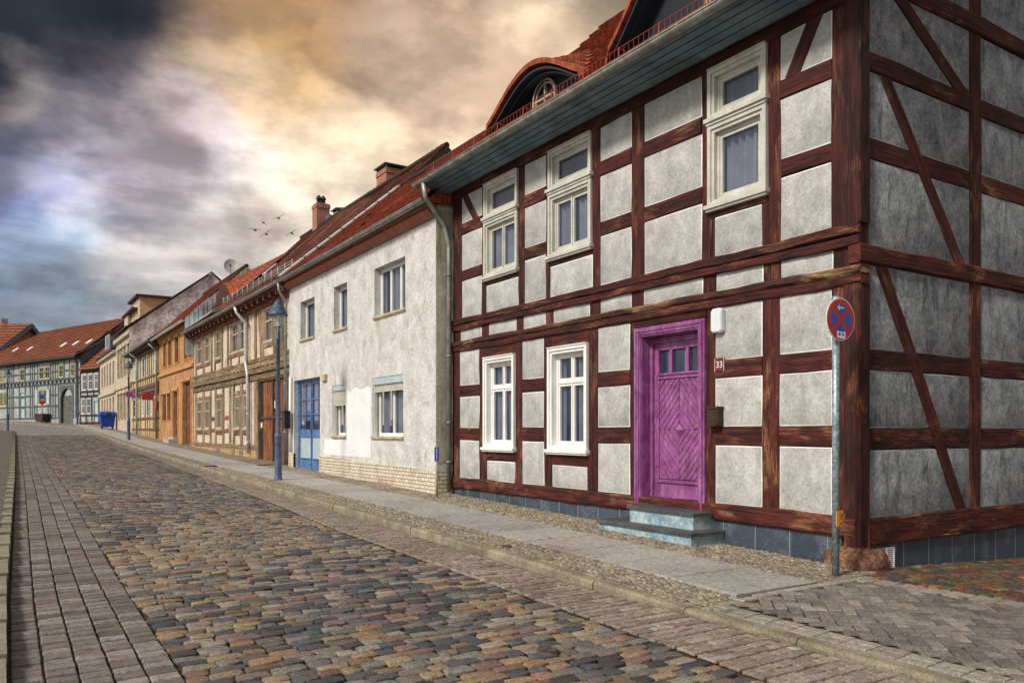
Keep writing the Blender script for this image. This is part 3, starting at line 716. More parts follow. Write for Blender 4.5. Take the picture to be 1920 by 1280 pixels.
# right channel: interlocking pavers in running bond
rp = MB(); y = -1.2; row = 0
while y < 57.5:
    xl, xr = interp(XRC, y)+.005, interp(XK, y)-.01; x = xl-(.1 if row % 2 else 0)
    while x < xr-.02:
        a, b_ = max(x, xl), min(x+.2, xr)
        if b_-a > .03: sett(rp, (a+b_)/2, y+.05+(.008 if int(x*10) % 2 else 0), b_-a-.010, .1-.010, g(y)+ROAD+.01+R.uniform(-.003, .003), .02, tint(R.choice([(.25, .20, .165), (.22, .18, .155), (.28, .235, .20)]), .2), .10 if row % 2 else -.06, .05, .08, False, .007, .015)
        x += .2
    y += .1; row += 1
structure(rp.build('right_channel_pavers', 'pavers'))
# kerbs
kb = MB()
def kerbrun(fx, ya, yb, drop, wdt=.13, far=False):
    y = ya
    while y < yb:
        l = R.uniform(.9, 1.2) if not far else 2.0; y2 = min(y+l, yb); n = 3
        j = R.uniform(-.008, .008); jz = R.uniform(-.004, .006); V = []
        for i in range(n+1):
            yy = y+.006+(y2-y-.012)*i/n; x = fx(yy)+j; zt = g(yy)+drop(yy)+jz+R.uniform(-.002, .002)+.008
            for (dx, z_) in [(0, g(yy)-.2), (.0, zt-.03), (.018, zt-.004), (.035, zt), (wdt, zt), (wdt, g(yy)-.2)]: V.append((x+dx*(1 if wdt > 0 else 1), yy, z_))
        fs = [(i*6+k, i*6+k+1, (i+1)*6+k+1, (i+1)*6+k) for i in range(n) for k in range(5)]+[(5, 4, 3, 2, 1, 0), tuple(n*6+k for k in range(6))]
        kb.add(V, fs, None, False); y = y2
kerbrun(lambda y: interp(XK, y), -8, 58, kerbz)
kerbrun(lambda y: interp(XK, y), 58, 124, kerbz, far=True)
structure(kb.build('kerb', 'kerb_granite'))
kb = MB()
y = -8
while y < 64:
    x = interp(XLK, y); l = 1.0
    kb.box(x-.13, x, y+.005, y+l-.005, g(y)-.25, g(y)+.012+R.uniform(-.004, .004)); y += l
structure(kb.build('left_kerb', 'kerb_granite'))
# slab walkway
sl = MB(); y = 4.86
while y < 82:
    l = .86
    for (xa, xb) in ((5.50, 6.62),):
        off = interp([(0, 0), (25, .0), (58, .12), (82, .1)], y)
        sett(sl, (xa+xb)/2+off, y+l/2, xb-xa-.008, l-.026, g(y+l/2)+.007+R.uniform(-.002, .002), .1, tint(R.choice([(.34, .33, .31), (.325, .315, .30), (.355, .345, .325)]), .05), R.uniform(-.003, .003), .0, .012, False, .004, .0)
    y += l
sl.v = [(x, yy, z+(g(yy)-g((yy-4.86)//.86*.86+4.86+.43) if z > g(yy)-.07 else 0)) for (x, yy, z) in sl.v]
structure(sl.build('pavement_slabs', 'slabs'))
# small mosaic setts either side of the slabs
ms = MB(); MC = [(.30, .25, .17), (.24, .20, .15), (.34, .29, .21), (.19, .165, .13), (.27, .24, .20)]
y = 4.86; row = 0
while y < 24.5:
    for (fa, fb) in ((lambda q: interp(XK, q)+.135, lambda q: 5.495), (lambda q: 6.625, lambda q: 7.63)):
        x = fa(y)+R.uniform(0, .03)
        while x < fb(y)-.02:
            w = R.uniform(.052, .078); xx = min(x+w/2, fb(y)-.02)
            yy = y+.028*math.sin(x*9)+R.uniform(-.006, .006)
            sett(ms, xx, yy, w-.009, .058, pavz(xx, yy)+.004+R.uniform(-.004, .004), .02, tint(R.choice(MC), .22), R.uniform(-.2, .2)+.35*math.cos(x*9), .16, .3, False, .01, .05)
            x += w
    y += .066; row += 1
structure(ms.build('mosaic_setts', 'stones'))
# block paving laid in herringbone at the corner
hb = MB(); W_ = .105
def inside(x, y): return interp(XK, y)+.36 < x < 7.02+.16*(4.7-y) and -2.5 < y < 4.66
def hc(): return tint(R.choice([(.20, .18, .16), (.17, .155, .14), (.235, .21, .18), (.15, .135, .125)]), .22)
ct, st_ = math.cos(math.radians(45)), math.sin(math.radians(45))
for i in range(-90, 90):
    for j in range(-90, 90):
        k = (i-j) % 4
        if k == 0: u_, v_, lx, ly = i+1, j+.5, 2, 1
        elif k == 3: u_, v_, lx, ly = i+.5, j+1, 1, 2
        else: continue
        X_, Y_ = u_*W_, v_*W_; x, y = 6.1+X_*ct-Y_*st_, 1.5+X_*st_+Y_*ct
        if inside(x, y): sett(hb, x, y, lx*W_-.011, ly*W_-.011, pavz(x, y)+.006+R.uniform(-.002, .002), .02, hc(), math.radians(45)+R.uniform(-.01, .01), .05, .08, False, .007, .012)
y = -2.5
while y < 4.8:
    for q in range(2):
        x = interp(XK, y)+.15+q*.105+.05; sett(hb, x, y, .098, .205, pavz(x, y)+.006, .02, tint((.28, .26, .22), .1), .05, .02, .06, False, .004)
        x = 7.08+.16*(4.7-y)+q*.105; sett(hb, x, y, .098, .205, pavz(x, y)+.006, .02, tint((.28, .26, .23), .1), -.16, .02, .06, False, .004)
    y += .212
x = 5.1
while x < 7.25:
    for q in range(1): sett(hb, x, 4.76, .205, .098, pavz(x, 4.76)+.006, .02, tint((.30, .28, .24), .1), 0, .02, .06, False, .004)
    x += .212
structure(hb.build('herringbone_paving', 'pavers'))
# side street: dark reddish mossy setts
ss = MB(); y = -1.5; SC = [(.16, .055, .03), (.09, .055, .04), (.12, .10, .05), (.20, .09, .045), (.065, .055, .05), (.14, .12, .055), (.08, .06, .05)]
while y < 5.12:
    x = 7.24+.16*(4.7-y)+.05
    while x < 14:
        w = R.uniform(.11, .19)
        yy = y+.02*math.sin(x*3)
        if yy < 5.04: sett(ss, x+w/2, yy, w-.014, .095, g(yy, x)+.004+R.uniform(-.008, .006), .03, tint(R.choice(SC), .3), R.uniform(-.1, .1), .16, .3, False, .014, .06)
        x += w
    y += .105
structure(ss.build('side_street_setts', 'stones'))
def cover(name, label, px, py, r, off, z, group=None):
    # lies flush in the paving
    for i in range(4000):
        t = .5+i*.02; a, b_ = ray(px)
        if (YH-py)/F*t <= g(b_*t)+off: break
    x, y = a*t, b_*t; zz = g(y)+off+z
    m_ = MB(); m_.lathe((x, y, zz), [(r, -.03), (r, 0), (r*.93, .004), (r*.86, -.002), (0.001, .0)], 28)
    for k in range(-3, 4):
        hw = math.sqrt(max(0, (r*.8)**2-(k*r*.24)**2)); m_.box(x-hw, x+hw, y+k*r*.24-.008, y+k*r*.24+.008, zz-.003, zz+.006)
    tag(m_.build(name, 'iron', None, (x, y, zz)), label, 'manhole cover')
rough_mat('iron', (.05, .04, .035), (.12, .09, .07), 20, .3, 60, .6, .5, 30)
cover('manhole_cover', 'round iron manhole cover set in the cobbled carriageway', 275, 941, .30, ROAD, .012)
cover('valve_cover', 'small round iron valve cover among the cobbles near the camera', 1027, 1226, .08, ROAD, .03)
cover('valve_cover', 'small round iron cap in the mosaic strip beside the kerb', 950, 1025, .07, 0, .012)
# ================================================================ corner house (number 33)
FA = Fac(7.64, 0, 0, 1, -1, 0); FS = Fac(0, 5.1, 1, 0, 0, -1)
A = thing('timber_framed_house', 'half-timbered corner house with red-brown beams, grey panels and a purple door', 'house', (7.64, 5.1, g(5)))
pa = lambda px: FA.s_(px)
SA = 14.12                    # far end of the street front
# storey levels
ZS0, ZS1 = -1.13, -.915       # sill
ZL0, ZL1 = 1.56, 1.77         # head beam of the ground floor
ZU0, ZUm, ZU1 = 1.99, 2.09, 2.206
ZP = 4.6
# backing wall with openings
win_up = [(910, 971.5), (1031, 1110), (1331, 1438.5)]
wing = [(910, 966), (1031, 1103)]
holes = []
for a, b_ in win_up: holes += [(pa(b_)+.08, pa(a)-.08, 3.98, 4.56), (pa(b_)+.08, pa(a)-.08, 2.9, 3.84)]
for a, b_ in wing: holes.append((pa(b_)+.08, pa(a)-.08, -.3, 1.3))
holes.append((pa(1318), pa(1196), -1.02, 1.42))
wb = MB(); wall(wb, FA, 5.12, SA, -1.7, 4.95, holes, d=-.07, depth=.2)
wall(wb, FS, 7.66, 14.2, -2.2, 4.95, [], d=-.07)
wb.build('wall', 'plaster_grey', A)
gm = MB()   # gable over the side wall
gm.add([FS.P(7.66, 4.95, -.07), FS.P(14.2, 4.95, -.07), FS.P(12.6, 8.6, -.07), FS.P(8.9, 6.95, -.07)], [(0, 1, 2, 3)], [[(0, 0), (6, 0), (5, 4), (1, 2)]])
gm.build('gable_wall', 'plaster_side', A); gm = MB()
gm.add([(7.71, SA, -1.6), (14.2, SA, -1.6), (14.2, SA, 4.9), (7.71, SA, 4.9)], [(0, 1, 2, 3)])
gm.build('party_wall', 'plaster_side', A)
T = 'timber_red'
def post(Fc, s0, s1, z0, z1, **k): return vpost(Fc, s0, s1, z0, z1, 'post', A, T, **k)
def rail(Fc, s0, s1, z0, z1, **k): return hbeam(Fc, s0, s1, z0, z1, 'rail', A, T, **k)
# long beams
hbeam(FA, 5.12, SA, ZS0, ZS1, 'sill_beam', A, T, d1=.035, jit=.008, ch=.02)
hbeam(FA, 5.06, SA, ZL0, ZL1-.10, 'storey_beam', A, T, d1=.03, jit=.007, ch=.02)
hbeam(FA, 5.06, SA, ZL1-.105, ZL1, 'storey_beam', A, 'timber_streak', d1=.048, jit=.006, ch=.03)
hbeam(FA, 5.09, SA, ZU0, ZUm-.004, 'storey_beam', A, T, d1=.022, jit=.006)
hbeam(FA, 5.09, SA, ZUm+.004, ZU1, 'storey_beam', A, T, d1=.03, jit=.006)
hbeam(FA, 5.12, SA, ZP, ZP+.2, 'wall_plate', A, T, d1=.02)
gp = [(848, 861), (898, 912), (965, 978), (1019, 1034), (1100.6, 1120), (1180, 1191), (1324, 1340), (1428, 1460), (1559, 1588)]
for a, b_ in gp: post(FA, pa(b_), pa(a), ZS1, ZL0)
mp = [(848, 861), (900, 914), (966, 979), (1020, 1035), (1103, 1123), (1181, 1204), (1315, 1340), (1428, 1461), (1559, 1611)]
for a, b_ in mp: post(FA, max(pa(b_), 5.12), pa(a), ZL1, ZU0, d1=-.025)
up = [(849, 865), (902.5, 910.6), (971, 982.5), (1023, 1030.6), (1110, 1124.5), (1183, 1207), (1315, 1331), (1438.5, 1462), (1559, 1590)]
for a, b_ in up: post(FA, pa(b_), pa(a), ZU1, ZP)
# corner posts, shared by both fronts
for (z0, z1) in ((ZS0-.13, ZL0), (ZU1, ZP)):
    c_ = MB()
    n = 14; V = []; x0, x1, y0, y1 = 7.612, 7.79, 5.072, 5.26
    for i in range(n+1):
        z = z0+(z1-z0)*i/n
        for (x, y) in [(x0, y1), (x0, y0+.02), (x0+.02, y0), (x1, y0), (x1, y1)]: V.append((x+R.uniform(-.004, .004), y+R.uniform(-.004, .004), z))
    fs = [(i*5+k, i*5+k+1, (i+1)*5+k+1, (i+1)*5+k) for i in range(n) for k in range(4)]
    w_ = [0, .19, .21, .38, .5]; uo = R.uniform(0, 30)
    uv = [[(V[f[0]][2]+uo, w_[f[0] % 5]), (V[f[1]][2]+uo, w_[f[1] % 5]), (V[f[2]][2]+uo, w_[f[2] % 5]), (V[f[3]][2]+uo, w_[f[3] % 5])] for f in fs]
    c_.add(V, fs, uv); c_.build('corner_post', 'timber_peeling', A)
# ground floor rails
for (i, j) in ((0, 1), (2, 3), (4, 5), (6, 7), (7, 8)):
    s1_, s0_ = pa(gp[i][1]), pa(gp[j][0])
    for (z0, z1) in ((.668, .893), (-.178, .060)): rail(FA, s0_, s1_, z0+R.uniform(-.008, .008), z1, d1=-.004, jit=.006)
    for (z0, z1) in ((.893, ZL0), (.060, .668), (ZS1, -.178)): panel(FA, s0_, s1_, z0, z1, A, 'plaster_grey')
for (i, j) in ((1, 2), (3, 4)):
    s1_, s0_ = pa(gp[i][1]), pa(gp[j][0])
    rail(FA, s0_, s1_, -.55, -.37, d1=-.004); rail(FA, s0_, s1_, 1.36, ZL0, d1=-.004)
    panel(FA, s0_, s1_, ZS1, -.55, A, 'plaster_grey')
rail(FA, pa(1324), pa(1191), 1.46, ZL0, d1=-.004)
# narrow band between the storeys
for i in range(len(mp)-1): panel(FA, pa(mp[i+1][0]), pa(mp[i][1]), ZL1, ZU0, A, 'plaster_grey', d=-.03)
# upper floor
for (i, j) in ((0, 1), (2, 3), (4, 5), (5, 6), (7, 8)):
    s1_, s0_ = pa(up[i][1]), pa(up[j][0])
    for (z0, z1) in ((2.945, 3.155), (3.855, 4.075)): rail(FA, s0_, s1_, z0+R.uniform(-.006, .006), z1, d1=.008 if z0 > 3.5 else -.004, jit=.006)
    for (z0, z1) in ((ZU1, 2.945), (3.155, 3.855), (4.075, ZP)): panel(FA, s0_, s1_, z0, z1, A, 'plaster_grey')
for (i, j) in ((1, 2), (3, 4), (6, 7)):
    s1_, s0_ = pa(up[i][1]), pa(up[j][0])
    rail(FA, s0_, s1_, 2.71, 2.84, d1=-.004); rail(FA, s0_, s1_, 3.87, 3.96, d1=-.01); panel(FA, s0_, s1_, ZU1, 2.71, A, 'plaster_grey')
post(FA, pa(1427), pa(1438.5), ZU1, 2.71, d1=-.006); post(FA, pa(1340), pa(1331), ZU1, 2.71, d1=-.006)
timber(FA, pa(1534), ZP+.08, pa(1477), 4.0, .19, 'brace', A, T, d0=-.05, d1=.0)
timber(FA, pa(868.5), ZP+.06, pa(894), 4.0, .17, 'brace', A, T, d0=-.05, d1=.0)
# ---- side wall
fs_ = lambda px: FS.s_(px)
sp0, sp1 = fs_(1820), fs_(1840); wS = sp1-sp0; bay = sp0-fs_(1634)
for (z0, z1, nm_) in ((ZS0-.10, ZS1-.02, 'sill_beam'), (1.79, 1.995, 'storey_beam'), (4.83, 5.05, 'storey_beam')):
    hbeam(FS, 7.63, 14.2, z0, z1, nm_, A, T, d1=.03, jit=.008, ch=.02)
posts_s = [(sp0, sp1), (sp1+bay*1.0, sp1+bay*1.0+wS), (sp1+2*bay+wS, sp1+2*bay+2*wS)]
for (z0, z1) in ((ZS1-.02, 1.79), (1.995, 4.83), (5.05, 6.6)):
    for a, b_ in posts_s: post(FS, a, b_, z0, z1)
cols = [(7.80, sp0)]+[(posts_s[i][1], posts_s[i+1][0]) for i in range(2)]+[(posts_s[2][1], 14.2)]
post(FS, 7.645, 7.80, 1.60, 1.79, d1=.01); post(FS, 7.645, 7.80, 1.995, 2.25, d1=.012)
for (a, b_) in cols:
    for (z0, z1) in ((.66, .88), (-.205, .035), (2.92, 3.145), (3.855, 4.06)): rail(FS, a, b_, z0+R.uniform(-.01, .01), z1, d1=.010 if z0 > 3.5 else -.006, jit=.007)
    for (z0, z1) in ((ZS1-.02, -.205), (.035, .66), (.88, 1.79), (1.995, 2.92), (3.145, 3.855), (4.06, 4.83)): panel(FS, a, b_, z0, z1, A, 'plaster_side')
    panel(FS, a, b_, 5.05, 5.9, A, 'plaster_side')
def brace(p0, z0, p1, z1, w=.15):
    e = .13; l = math.hypot(p1-p0, z1-z0); ux, uz = (p1-p0)/l*e, (z1-z0)/l*e
    timber(FS, p0-ux, z0-uz, p1+ux, z1+uz, w+.03, 'brace', A, T, d0=-.04, d1=.0)
brace(fs_(1653), 1.79, fs_(1805), ZS1-.02, .17); brace(fs_(1661), 3.857, fs_(1801), 1.995, .16); brace(fs_(1681), 4.83, fs_(1803), 4.06, .16)
# ---- plinth
pl = MB()
pl.fbox(FA, 5.32, SA, -1.75, ZS0-.002, -.15, -.02); pl.fbox(FS, 7.9, 14.2, -2.3, ZS0-.10, -.15, -.02)
pl.build('plinth', 'slate', A)
# footing boulder at the corner
rk = MB(); U_, V_ = 22, 14; vs = []
for j in range(V_+1):
    for i in range(U_):
        th, ph = 2*math.pi*i/U_, math.pi*j/V_; d = Vector((math.sin(ph)*math.cos(th), math.sin(ph)*math.sin(th), math.cos(ph)))
        d.x = math.copysign(abs(d.x)**.7, d.x); d.y = math.copysign(abs(d.y)**.7, d.y)
        r_ = 1+.16*mnoise.noise(d*2.1)+.10*mnoise.noise(d*6)+.05*mnoise.noise(d*14)
        vs.append((7.78+d.x*.30*r_, 5.22+d.y*.30*r_, -1.43+d.z*.20*r_))
rk.add(vs, [(j*U_+i, j*U_+(i+1) % U_, (j+1)*U_+(i+1) % U_, (j+1)*U_+i) for j in range(V_) for i in range(U_)], None, True)
rk.build('corner_stone', 'corner_rock', A)
bk = MB(); bk.box(7.61, 7.80, 5.07, 5.30, -1.36, -1.235); bk.build('footing_block', 'corner_rock', A)
# vent grille
s0_, s1_ = fs_(1648), fs_(1678); vg = MB(); vg.ring(FS, s0_, s1_, -1.54, -1.27, .018, -.02, .0)
for k in range(11): z = -1.525+k*.0225; vg.fbox(FS, s0_+.016, s1_-.016, z, z+.012, -.02, -.004)
vg.fbox(FS, (s0_+s1_)/2-.01, (s0_+s1_)/2+.01, -1.53, -1.28, -.02, .001); o = vg.build('vent_grille', 'frame_white', A)
vb = MB(); vb.fbox(FS, s0_, s1_, -1.54, -1.27, -.03, -.0185); vb.build('grille_back', 'dark_metal', o)
# ---- windows
for (a, b_), cc in zip(win_up, (2, 2, 1)):
    s0_, s1_ = pa(b_)-.01, pa(a)+.01
    window(FA, A, s0_, s1_, 3.965, 4.59, 'frame_cream', .10, .03, .05, .05, 1, None, True)
    window(FA, A, s0_, s1_, 2.865, 3.885, 'frame_cream', .10, .03, .05, .05, cc, None, True)
for (a, b_) in wing:
    window(FA, A, pa(b_)-.015, pa(a)+.015, -.30, 1.36, 'frame_white', .10, .04, .09, .05, 2, [0, .70, 1], 'side')
# ---- door
dr = MB(); ds0, ds1 = pa(1324), pa(1191.5); zt = 1.455; zb = -1.03
for (w0, w1, d_) in ((0, .035, .03), (.035, .06, .05), (.06, .10, .036), (.10, .125, .02)):
    dr.fbox(FA, ds0+w0, ds0+w1, zb, zt-w0, -.10, d_); dr.fbox(FA, ds1-w1, ds1-w0, zb, zt-w0, -.10, d_); dr.fbox(FA, ds0+w1, ds1-w1, zt-w1, zt-w0, -.10, d_-.001)
di0, di1 = ds0+.125, ds1-.125
for (a, b_) in ((di0-.01, di0+.012), (di1-.012, di1+.01)): dr.fbox(FA, a, b_, zb, zt-.12, -.24, .0)
dr.fbox(FA, di0, di1, zt-.135, zt-.12, -.24, .0)
fo = dr.build('door_frame', 'purple_paint', A)
lf_ = MB(); D0 = -.20
q0, q1 = di0+.012, di1-.012; zl0, zl1 = zb+.02, zt-.16
lf_.fbox(FA, q0, q0+.05, zl0, zl1+.02, D0-.05, D0+.045); lf_.fbox(FA, q1-.05, q1, zl0, zl1+.02, D0-.05, D0+.045)
lf_.fbox(FA, q0+.05, q1-.05, zl1-.06, zl1+.02, D0-.05, D0+.03)
e0, e1 = q0+.055, q1-.055
lf_.fbox(FA, e0, e0+.09, zl0, zl1-.065, D0-.04, D0+.012); lf_.fbox(FA, e1-.09, e1, zl0, zl1-.065, D0-.04, D0+.012)
p0_, p1_ = e0+.09, e1-.09; pz0, pz1, gz0, gz1 = zl0+.34, zl1-.56, zl1-.49, zl1-.16
lf_.fbox(FA, p0_, p1_, zl0, pz0-.02, D0-.04, D0+.0); lf_.fbox(FA, e0+.06, e1-.06, pz0-.045, pz0-.015, D0, D0+.03)
lf_.fbox(FA, e0, e1, zl0+.05, zl0+.10, D0, D0+.035); lf_.fbox(FA, e0, e1, zl0, zl0+.045, D0, D0+.028)
lf_.fbox(FA, p0_, p1_, pz1, gz0, D0-.04, D0+.008); lf_.fbox(FA, e0+.06, e1-.06, gz0-.02, gz0+.006, D0, D0+.03); lf_.fbox(FA, e0+.06, e1-.06, pz1-.004, pz1+.02, D0, D0+.026)
lf_.fbox(FA, p0_, p1_, gz1, zl1-.065, D0-.04, D0+.008)
pw = (p1_-p0_)
for a, b_ in ((.27, .33), (.67, .73)): lf_.fbox(FA, p0_+pw*a, p0_+pw*b_, gz0, gz1, D0-.04, D0+.014)
lf_.fbox(FA, p0_, p1_, pz0-.02, pz1, D0-.04, D0-.012)
# boards laid as a diamond
sm = (p0_+p1_)/2; hw = pw/2; zc = pz0+(pz1-pz0)*.49; step = .112
def clipz(P_, zl, sgn):
    out = []
    for i in range(len(P_)):
        a_, b_ = P_[i], P_[(i+1) % len(P_)]; da, db = sgn*(a_[1]-zl), sgn*(b_[1]-zl)
        if da >= 0: out.append(a_)
        if da*db < 0: t_ = da/(da-db); out.append((a_[0]+(b_[0]-a_[0])*t_, zl))
    return out
def board(P_, up_=0):
    P_ = clipz(clipz(P_, pz0+.004, 1), pz1-.006, -1)
    if up_: P_ = clipz(P_, zc, up_)
    if len(P_) < 3: return
    cx_, cz_ = sum(p[0] for p in P_)/len(P_), sum(p[1] for p in P_)/len(P_); n = len(P_); e = D0+.006+R.uniform(0, .003)
    V = [FA.P(x, z, D0-.014) for x, z in P_]+[FA.P(x, z, e-.008) for x, z in P_]
    for x, z in P_:
        l = math.hypot(x-cx_, z-cz_); q = max(0, 1-.010/l) if l else 1; V.append(FA.P(cx_+(x-cx_)*q, cz_+(z-cz_)*q, e))
    lf_.add(V, [(r_*n+k, r_*n+(k+1) % n, (r_+1)*n+(k+1) % n, (r_+1)*n+k) for r_ in (0, 1) for k in range(n)]+[tuple(2*n+k for k in range(n))])
k = .0; sl_ = hw*1.12; hs2 = hw-.004
while k < 2.0:
    for sx in (-1, 1):
        for up_ in (1, -1):
            c0, c1 = zc+up_*(k+.005), zc+up_*(k+step-.007)
            board([(sm+sx*.003, c0), (sm+sx*hs2, c0-up_*sl_), (sm+sx*hs2, c1-up_*sl_), (sm+sx*.003, c1)] if k > .02 else [(sm+sx*.003, c1), (sm+sx*.003, zc), (sm+sx*(step)/1.12, zc)], up_)
    k += step
dm = [FA.P(sm, zc+.085, D0+.012), FA.P(sm+.08, zc, D0+.012), FA.P(sm, zc-.085, D0+.012), FA.P(sm-.08, zc, D0+.012), FA.P(sm, zc, D0+.055)]
lf_.add(dm, [(0, 1, 4), (1, 2, 4), (2, 3, 4), (3, 0, 4)])
do = lf_.build('door', 'purple_paint', A)
gl = MB()
for a, b_ in ((0, .27), (.33, .67), (.73, 1)): gl.fbox(FA, p0_+pw*a+.012, p0_+pw*b_-.012, gz0+.012, gz1-.012, D0-.03, D0-.022)
gl.build('pane', 'glass', do); bb = MB(); bb.fbox(FA, q0, q1, zb, zt, -.45, -.43); bb.build('hall_dark', 'black_void', do)
for a in (.05, .37, .77): cq = MB(); cq.fbox(FA, p0_+pw*a+.02, p0_+pw*a+.045, gz0+.012, gz1-.012, D0-.05, D0-.04); cq.build('curtain', 'curtain_cloth', do)
hd = MB(); hs_ = e0+.055; hz = zc+.06
hd.tube([FA.P(hs_, hz, D0+.01), FA.P(hs_, hz, D0+.065), FA.P(hs_+.14, hz+.003, D0+.068)], .009, 8); hd.fbox(FA, hs_-.018, hs_+.018, hz-.12, hz+.05, D0+.012, D0+.017); hd.build('handle', 'brass', do)
th_ = MB(); th_.fbox(FA, di0, di1, zb-.03, zb+.012, -.24, -.02); th_.build('threshold', 'step_slab', A)
# ---- steps
st = thing('door_steps', 'two slate-topped entrance steps with pale blue-green sides below the purple door', 'steps', (7.3, 7.8, g(7.5)))
s1m = MB(); s1m.box(7.09, 7.66, 6.99, 8.76, -1.62, -1.285); s1m.build('lower_step', 'step_render', st)
s2m = MB(); s2m.box(7.28, 7.665, 7.14, 8.33, -1.285, -1.062); s2m.build('upper_step', 'step_render', st)
def slab(x0, x1, y0, y1, z0, z1, cut=None):
    m_ = MB(); c_ = .012
    ring = [(x0, y0), (x1, y0), (x1, y1), (x0, y1)]
    V = [(x, y, z0) for x, y in ring]+[(x, y, z1-c_) for x, y in ring]+[(x+(c_ if x == x0 else -c_), y+(c_ if y == y0 else -c_), z1) for x, y in ring]
    m_.add(V, [(i, (i+1) % 4, 4+(i+1) % 4, 4+i) for i in range(4)]+[(4+i, 4+(i+1) % 4, 8+(i+1) % 4, 8+i) for i in range(4)]+[(8, 9, 10, 11), (3, 2, 1, 0)])
    return m_.build('tread', 'step_slab', st)
slab(7.06, 7.655, 6.96, 8.79, -1.285, -1.238); slab(7.25, 7.655, 7.11, 8.36, -1.062, -1.018)
jb = MB(); jb.fbox(FA, ds0-.0, ds0+.10, -1.3, -1.03, -.05, .012); jb.build('jamb_foot', 'step_slab', A)
# ---- lamp box, number, letterbox
lb = MB(); a, b_ = pa(1359), pa(1339); za, zb2 = 1.235, 1.545; cc = .03
pts = [(a+cc, za), (b_-cc, za), (b_, za+cc), (b_, zb2-cc), (b_-cc, zb2), (a+cc, zb2), (a, zb2-cc), (a, za+cc)]
V = [FA.P(x, z, 0) for x, z in pts]+[FA.P(x, z, .055) for x, z in pts]+[FA.P(a+(x-a)*.84+(b_-a)*.08, za+(z-za)*.9+(zb2-za)*.05, .075) for x, z in pts]
lb.add(V, [(r_*8+k, r_*8+(k+1) % 8, (r_+1)*8+(k+1) % 8, (r_+1)*8+k) for r_ in (0, 1) for k in range(8)]+[tuple(16+k for k in range(8))])
lbo = lb.build('wall_lamp', 'white_plastic', A)
nb = MB(); nz = .835; ns = pa(1349.5); nb.fbox(FA, ns-.078, ns+.078, nz-.085, nz+.085, -.004, .008); no = nb.build('number_plate', 'enamel_plum', A)
nr = MB(); nr.ring(FA, ns-.078, ns+.078, nz-.085, nz+.085, .006, .008, .0095); nr.build('plate_border', 'enamel_white', no)
text_mesh('33', .115, 'number', 'enamel_white', no, FA.P(ns, nz, .009), (0, -1, 0), (0, 0, 1))
lx = MB(); a, b_ = pa(1355.5), pa(1335); lx.fbox(FA, a, b_, .06, .30, -.01, .09); lx.fbox(FA, a-.008, b_+.008, .285, .31, -.01, .105); lo_ = lx.build('letterbox', 'bronze', A)
lx = MB(); lx.fbox(FA, a+.03, b_-.03, .11, .25, .09, .095); lx.fbox(FA, a+.01, b_-.01, .064, .095, .09, .11); lx.build('letter_flap', 'bronze', lo_)
# ---- eaves: painted boards, gutter, snow guard
cn = MB()
prof = [(.0, 4.78), (.06, 4.76), (.10, 4.745)]
for q in range(4):
    d_, z_ = .10+.118*q, 4.745+.026*q
    prof += [(d_+.012, z_+.002), (d_+.108, z_+.014), (d_+.112, z_+.022), (d_+.100, z_+.042)]
prof += [(.585, 4.84), (.62, 4.86), (.62, 4.93)]
ya, yb = 4.45, SA+.1
for i in range(len(prof)-1):
    (d0, z0), (d1, z1) = prof[i], prof[i+1]; cn.add([FA.P(ya, z0, d0), FA.P(yb, z0, d0), FA.P(yb, z1, d1), FA.P(ya, z1, d1)], [(0, 1, 2, 3)], [[(0, 0), (9, 0), (9, .1), (0, .1)]])
for y_ in (ya, yb): cn.add([FA.P(y_, z, d) for d, z in prof]+[FA.P(y_, 4.93, 0)], [tuple(range(len(prof)+1))])
cn.build('cornice', 'cornice_paint', A)
gutter(A, [FA.P(4.4, 4.905, .70), FA.P(SA+.25, 4.885, .70)], .075)
gr = MB(); zt_ = 5.20; zb_ = 4.97; dd = .56
for z in (zt_, zb_): gr.tube([FA.P(4.4, z, dd), FA.P(SA+.05, z, dd)], .006, 6)
y = 4.4; k = 0
while y < SA+.05:
    gr.tube([FA.P(y, zb_, dd), FA.P(y, zt_, dd)], .0034, 4, smooth=False)
    if k % 8 == 0:
        gr.tube([FA.P(y, 4.93, dd+.02), FA.P(y, zt_+.01, dd)], .012, 6); gr.tube([FA.P(y, zt_, dd), FA.P(y, 5.15, dd-.25)], .008, 5)
    y += .098; k += 1
gr.build('snow_guard', 'rail_red', A)
# ---- roof: steep lower slope with two eyebrow dormers, hipped at the far end
XE, ZE, XB, ZB = 7.02, 4.92, 8.9, 7.0
def hip(w): return 6.0*min(w, .35)+.55*max(0, w-.35)
dorm = [(10.9, 1.38, .59), (6.95, 1.95, 1.5)]       # centre y, half width, rise above the roof line
def dome_h(y, w):
    h = 0
    for (c_, hw_, rs) in dorm:
        t_ = abs(y-c_)/hw_
        if t_ < 1.0: h = max(h, rs*(.5+.5*math.cos(math.pi*t_))**.6)
    return h
XF = 7.50                      # plane of the dormer faces
def zroof(x): return ZE+(x-XE)*(ZB-ZE)/(XB-XE)
def topz(x, y):
    h = dome_h(y, 0)
    z = zroof(x)
    if h > 0 and x >= XF: z = max(z, min(zroof(XF)+h+.42*(x-XF), z+h))
    return z
ft = MB()
def fl(u, v):
    x = XE+(XB-XE)*v; yend = SA+.25-hip(x-XE)
    y = 4.5+(yend-4.5)*u
    return (x, y, topz(x, y))
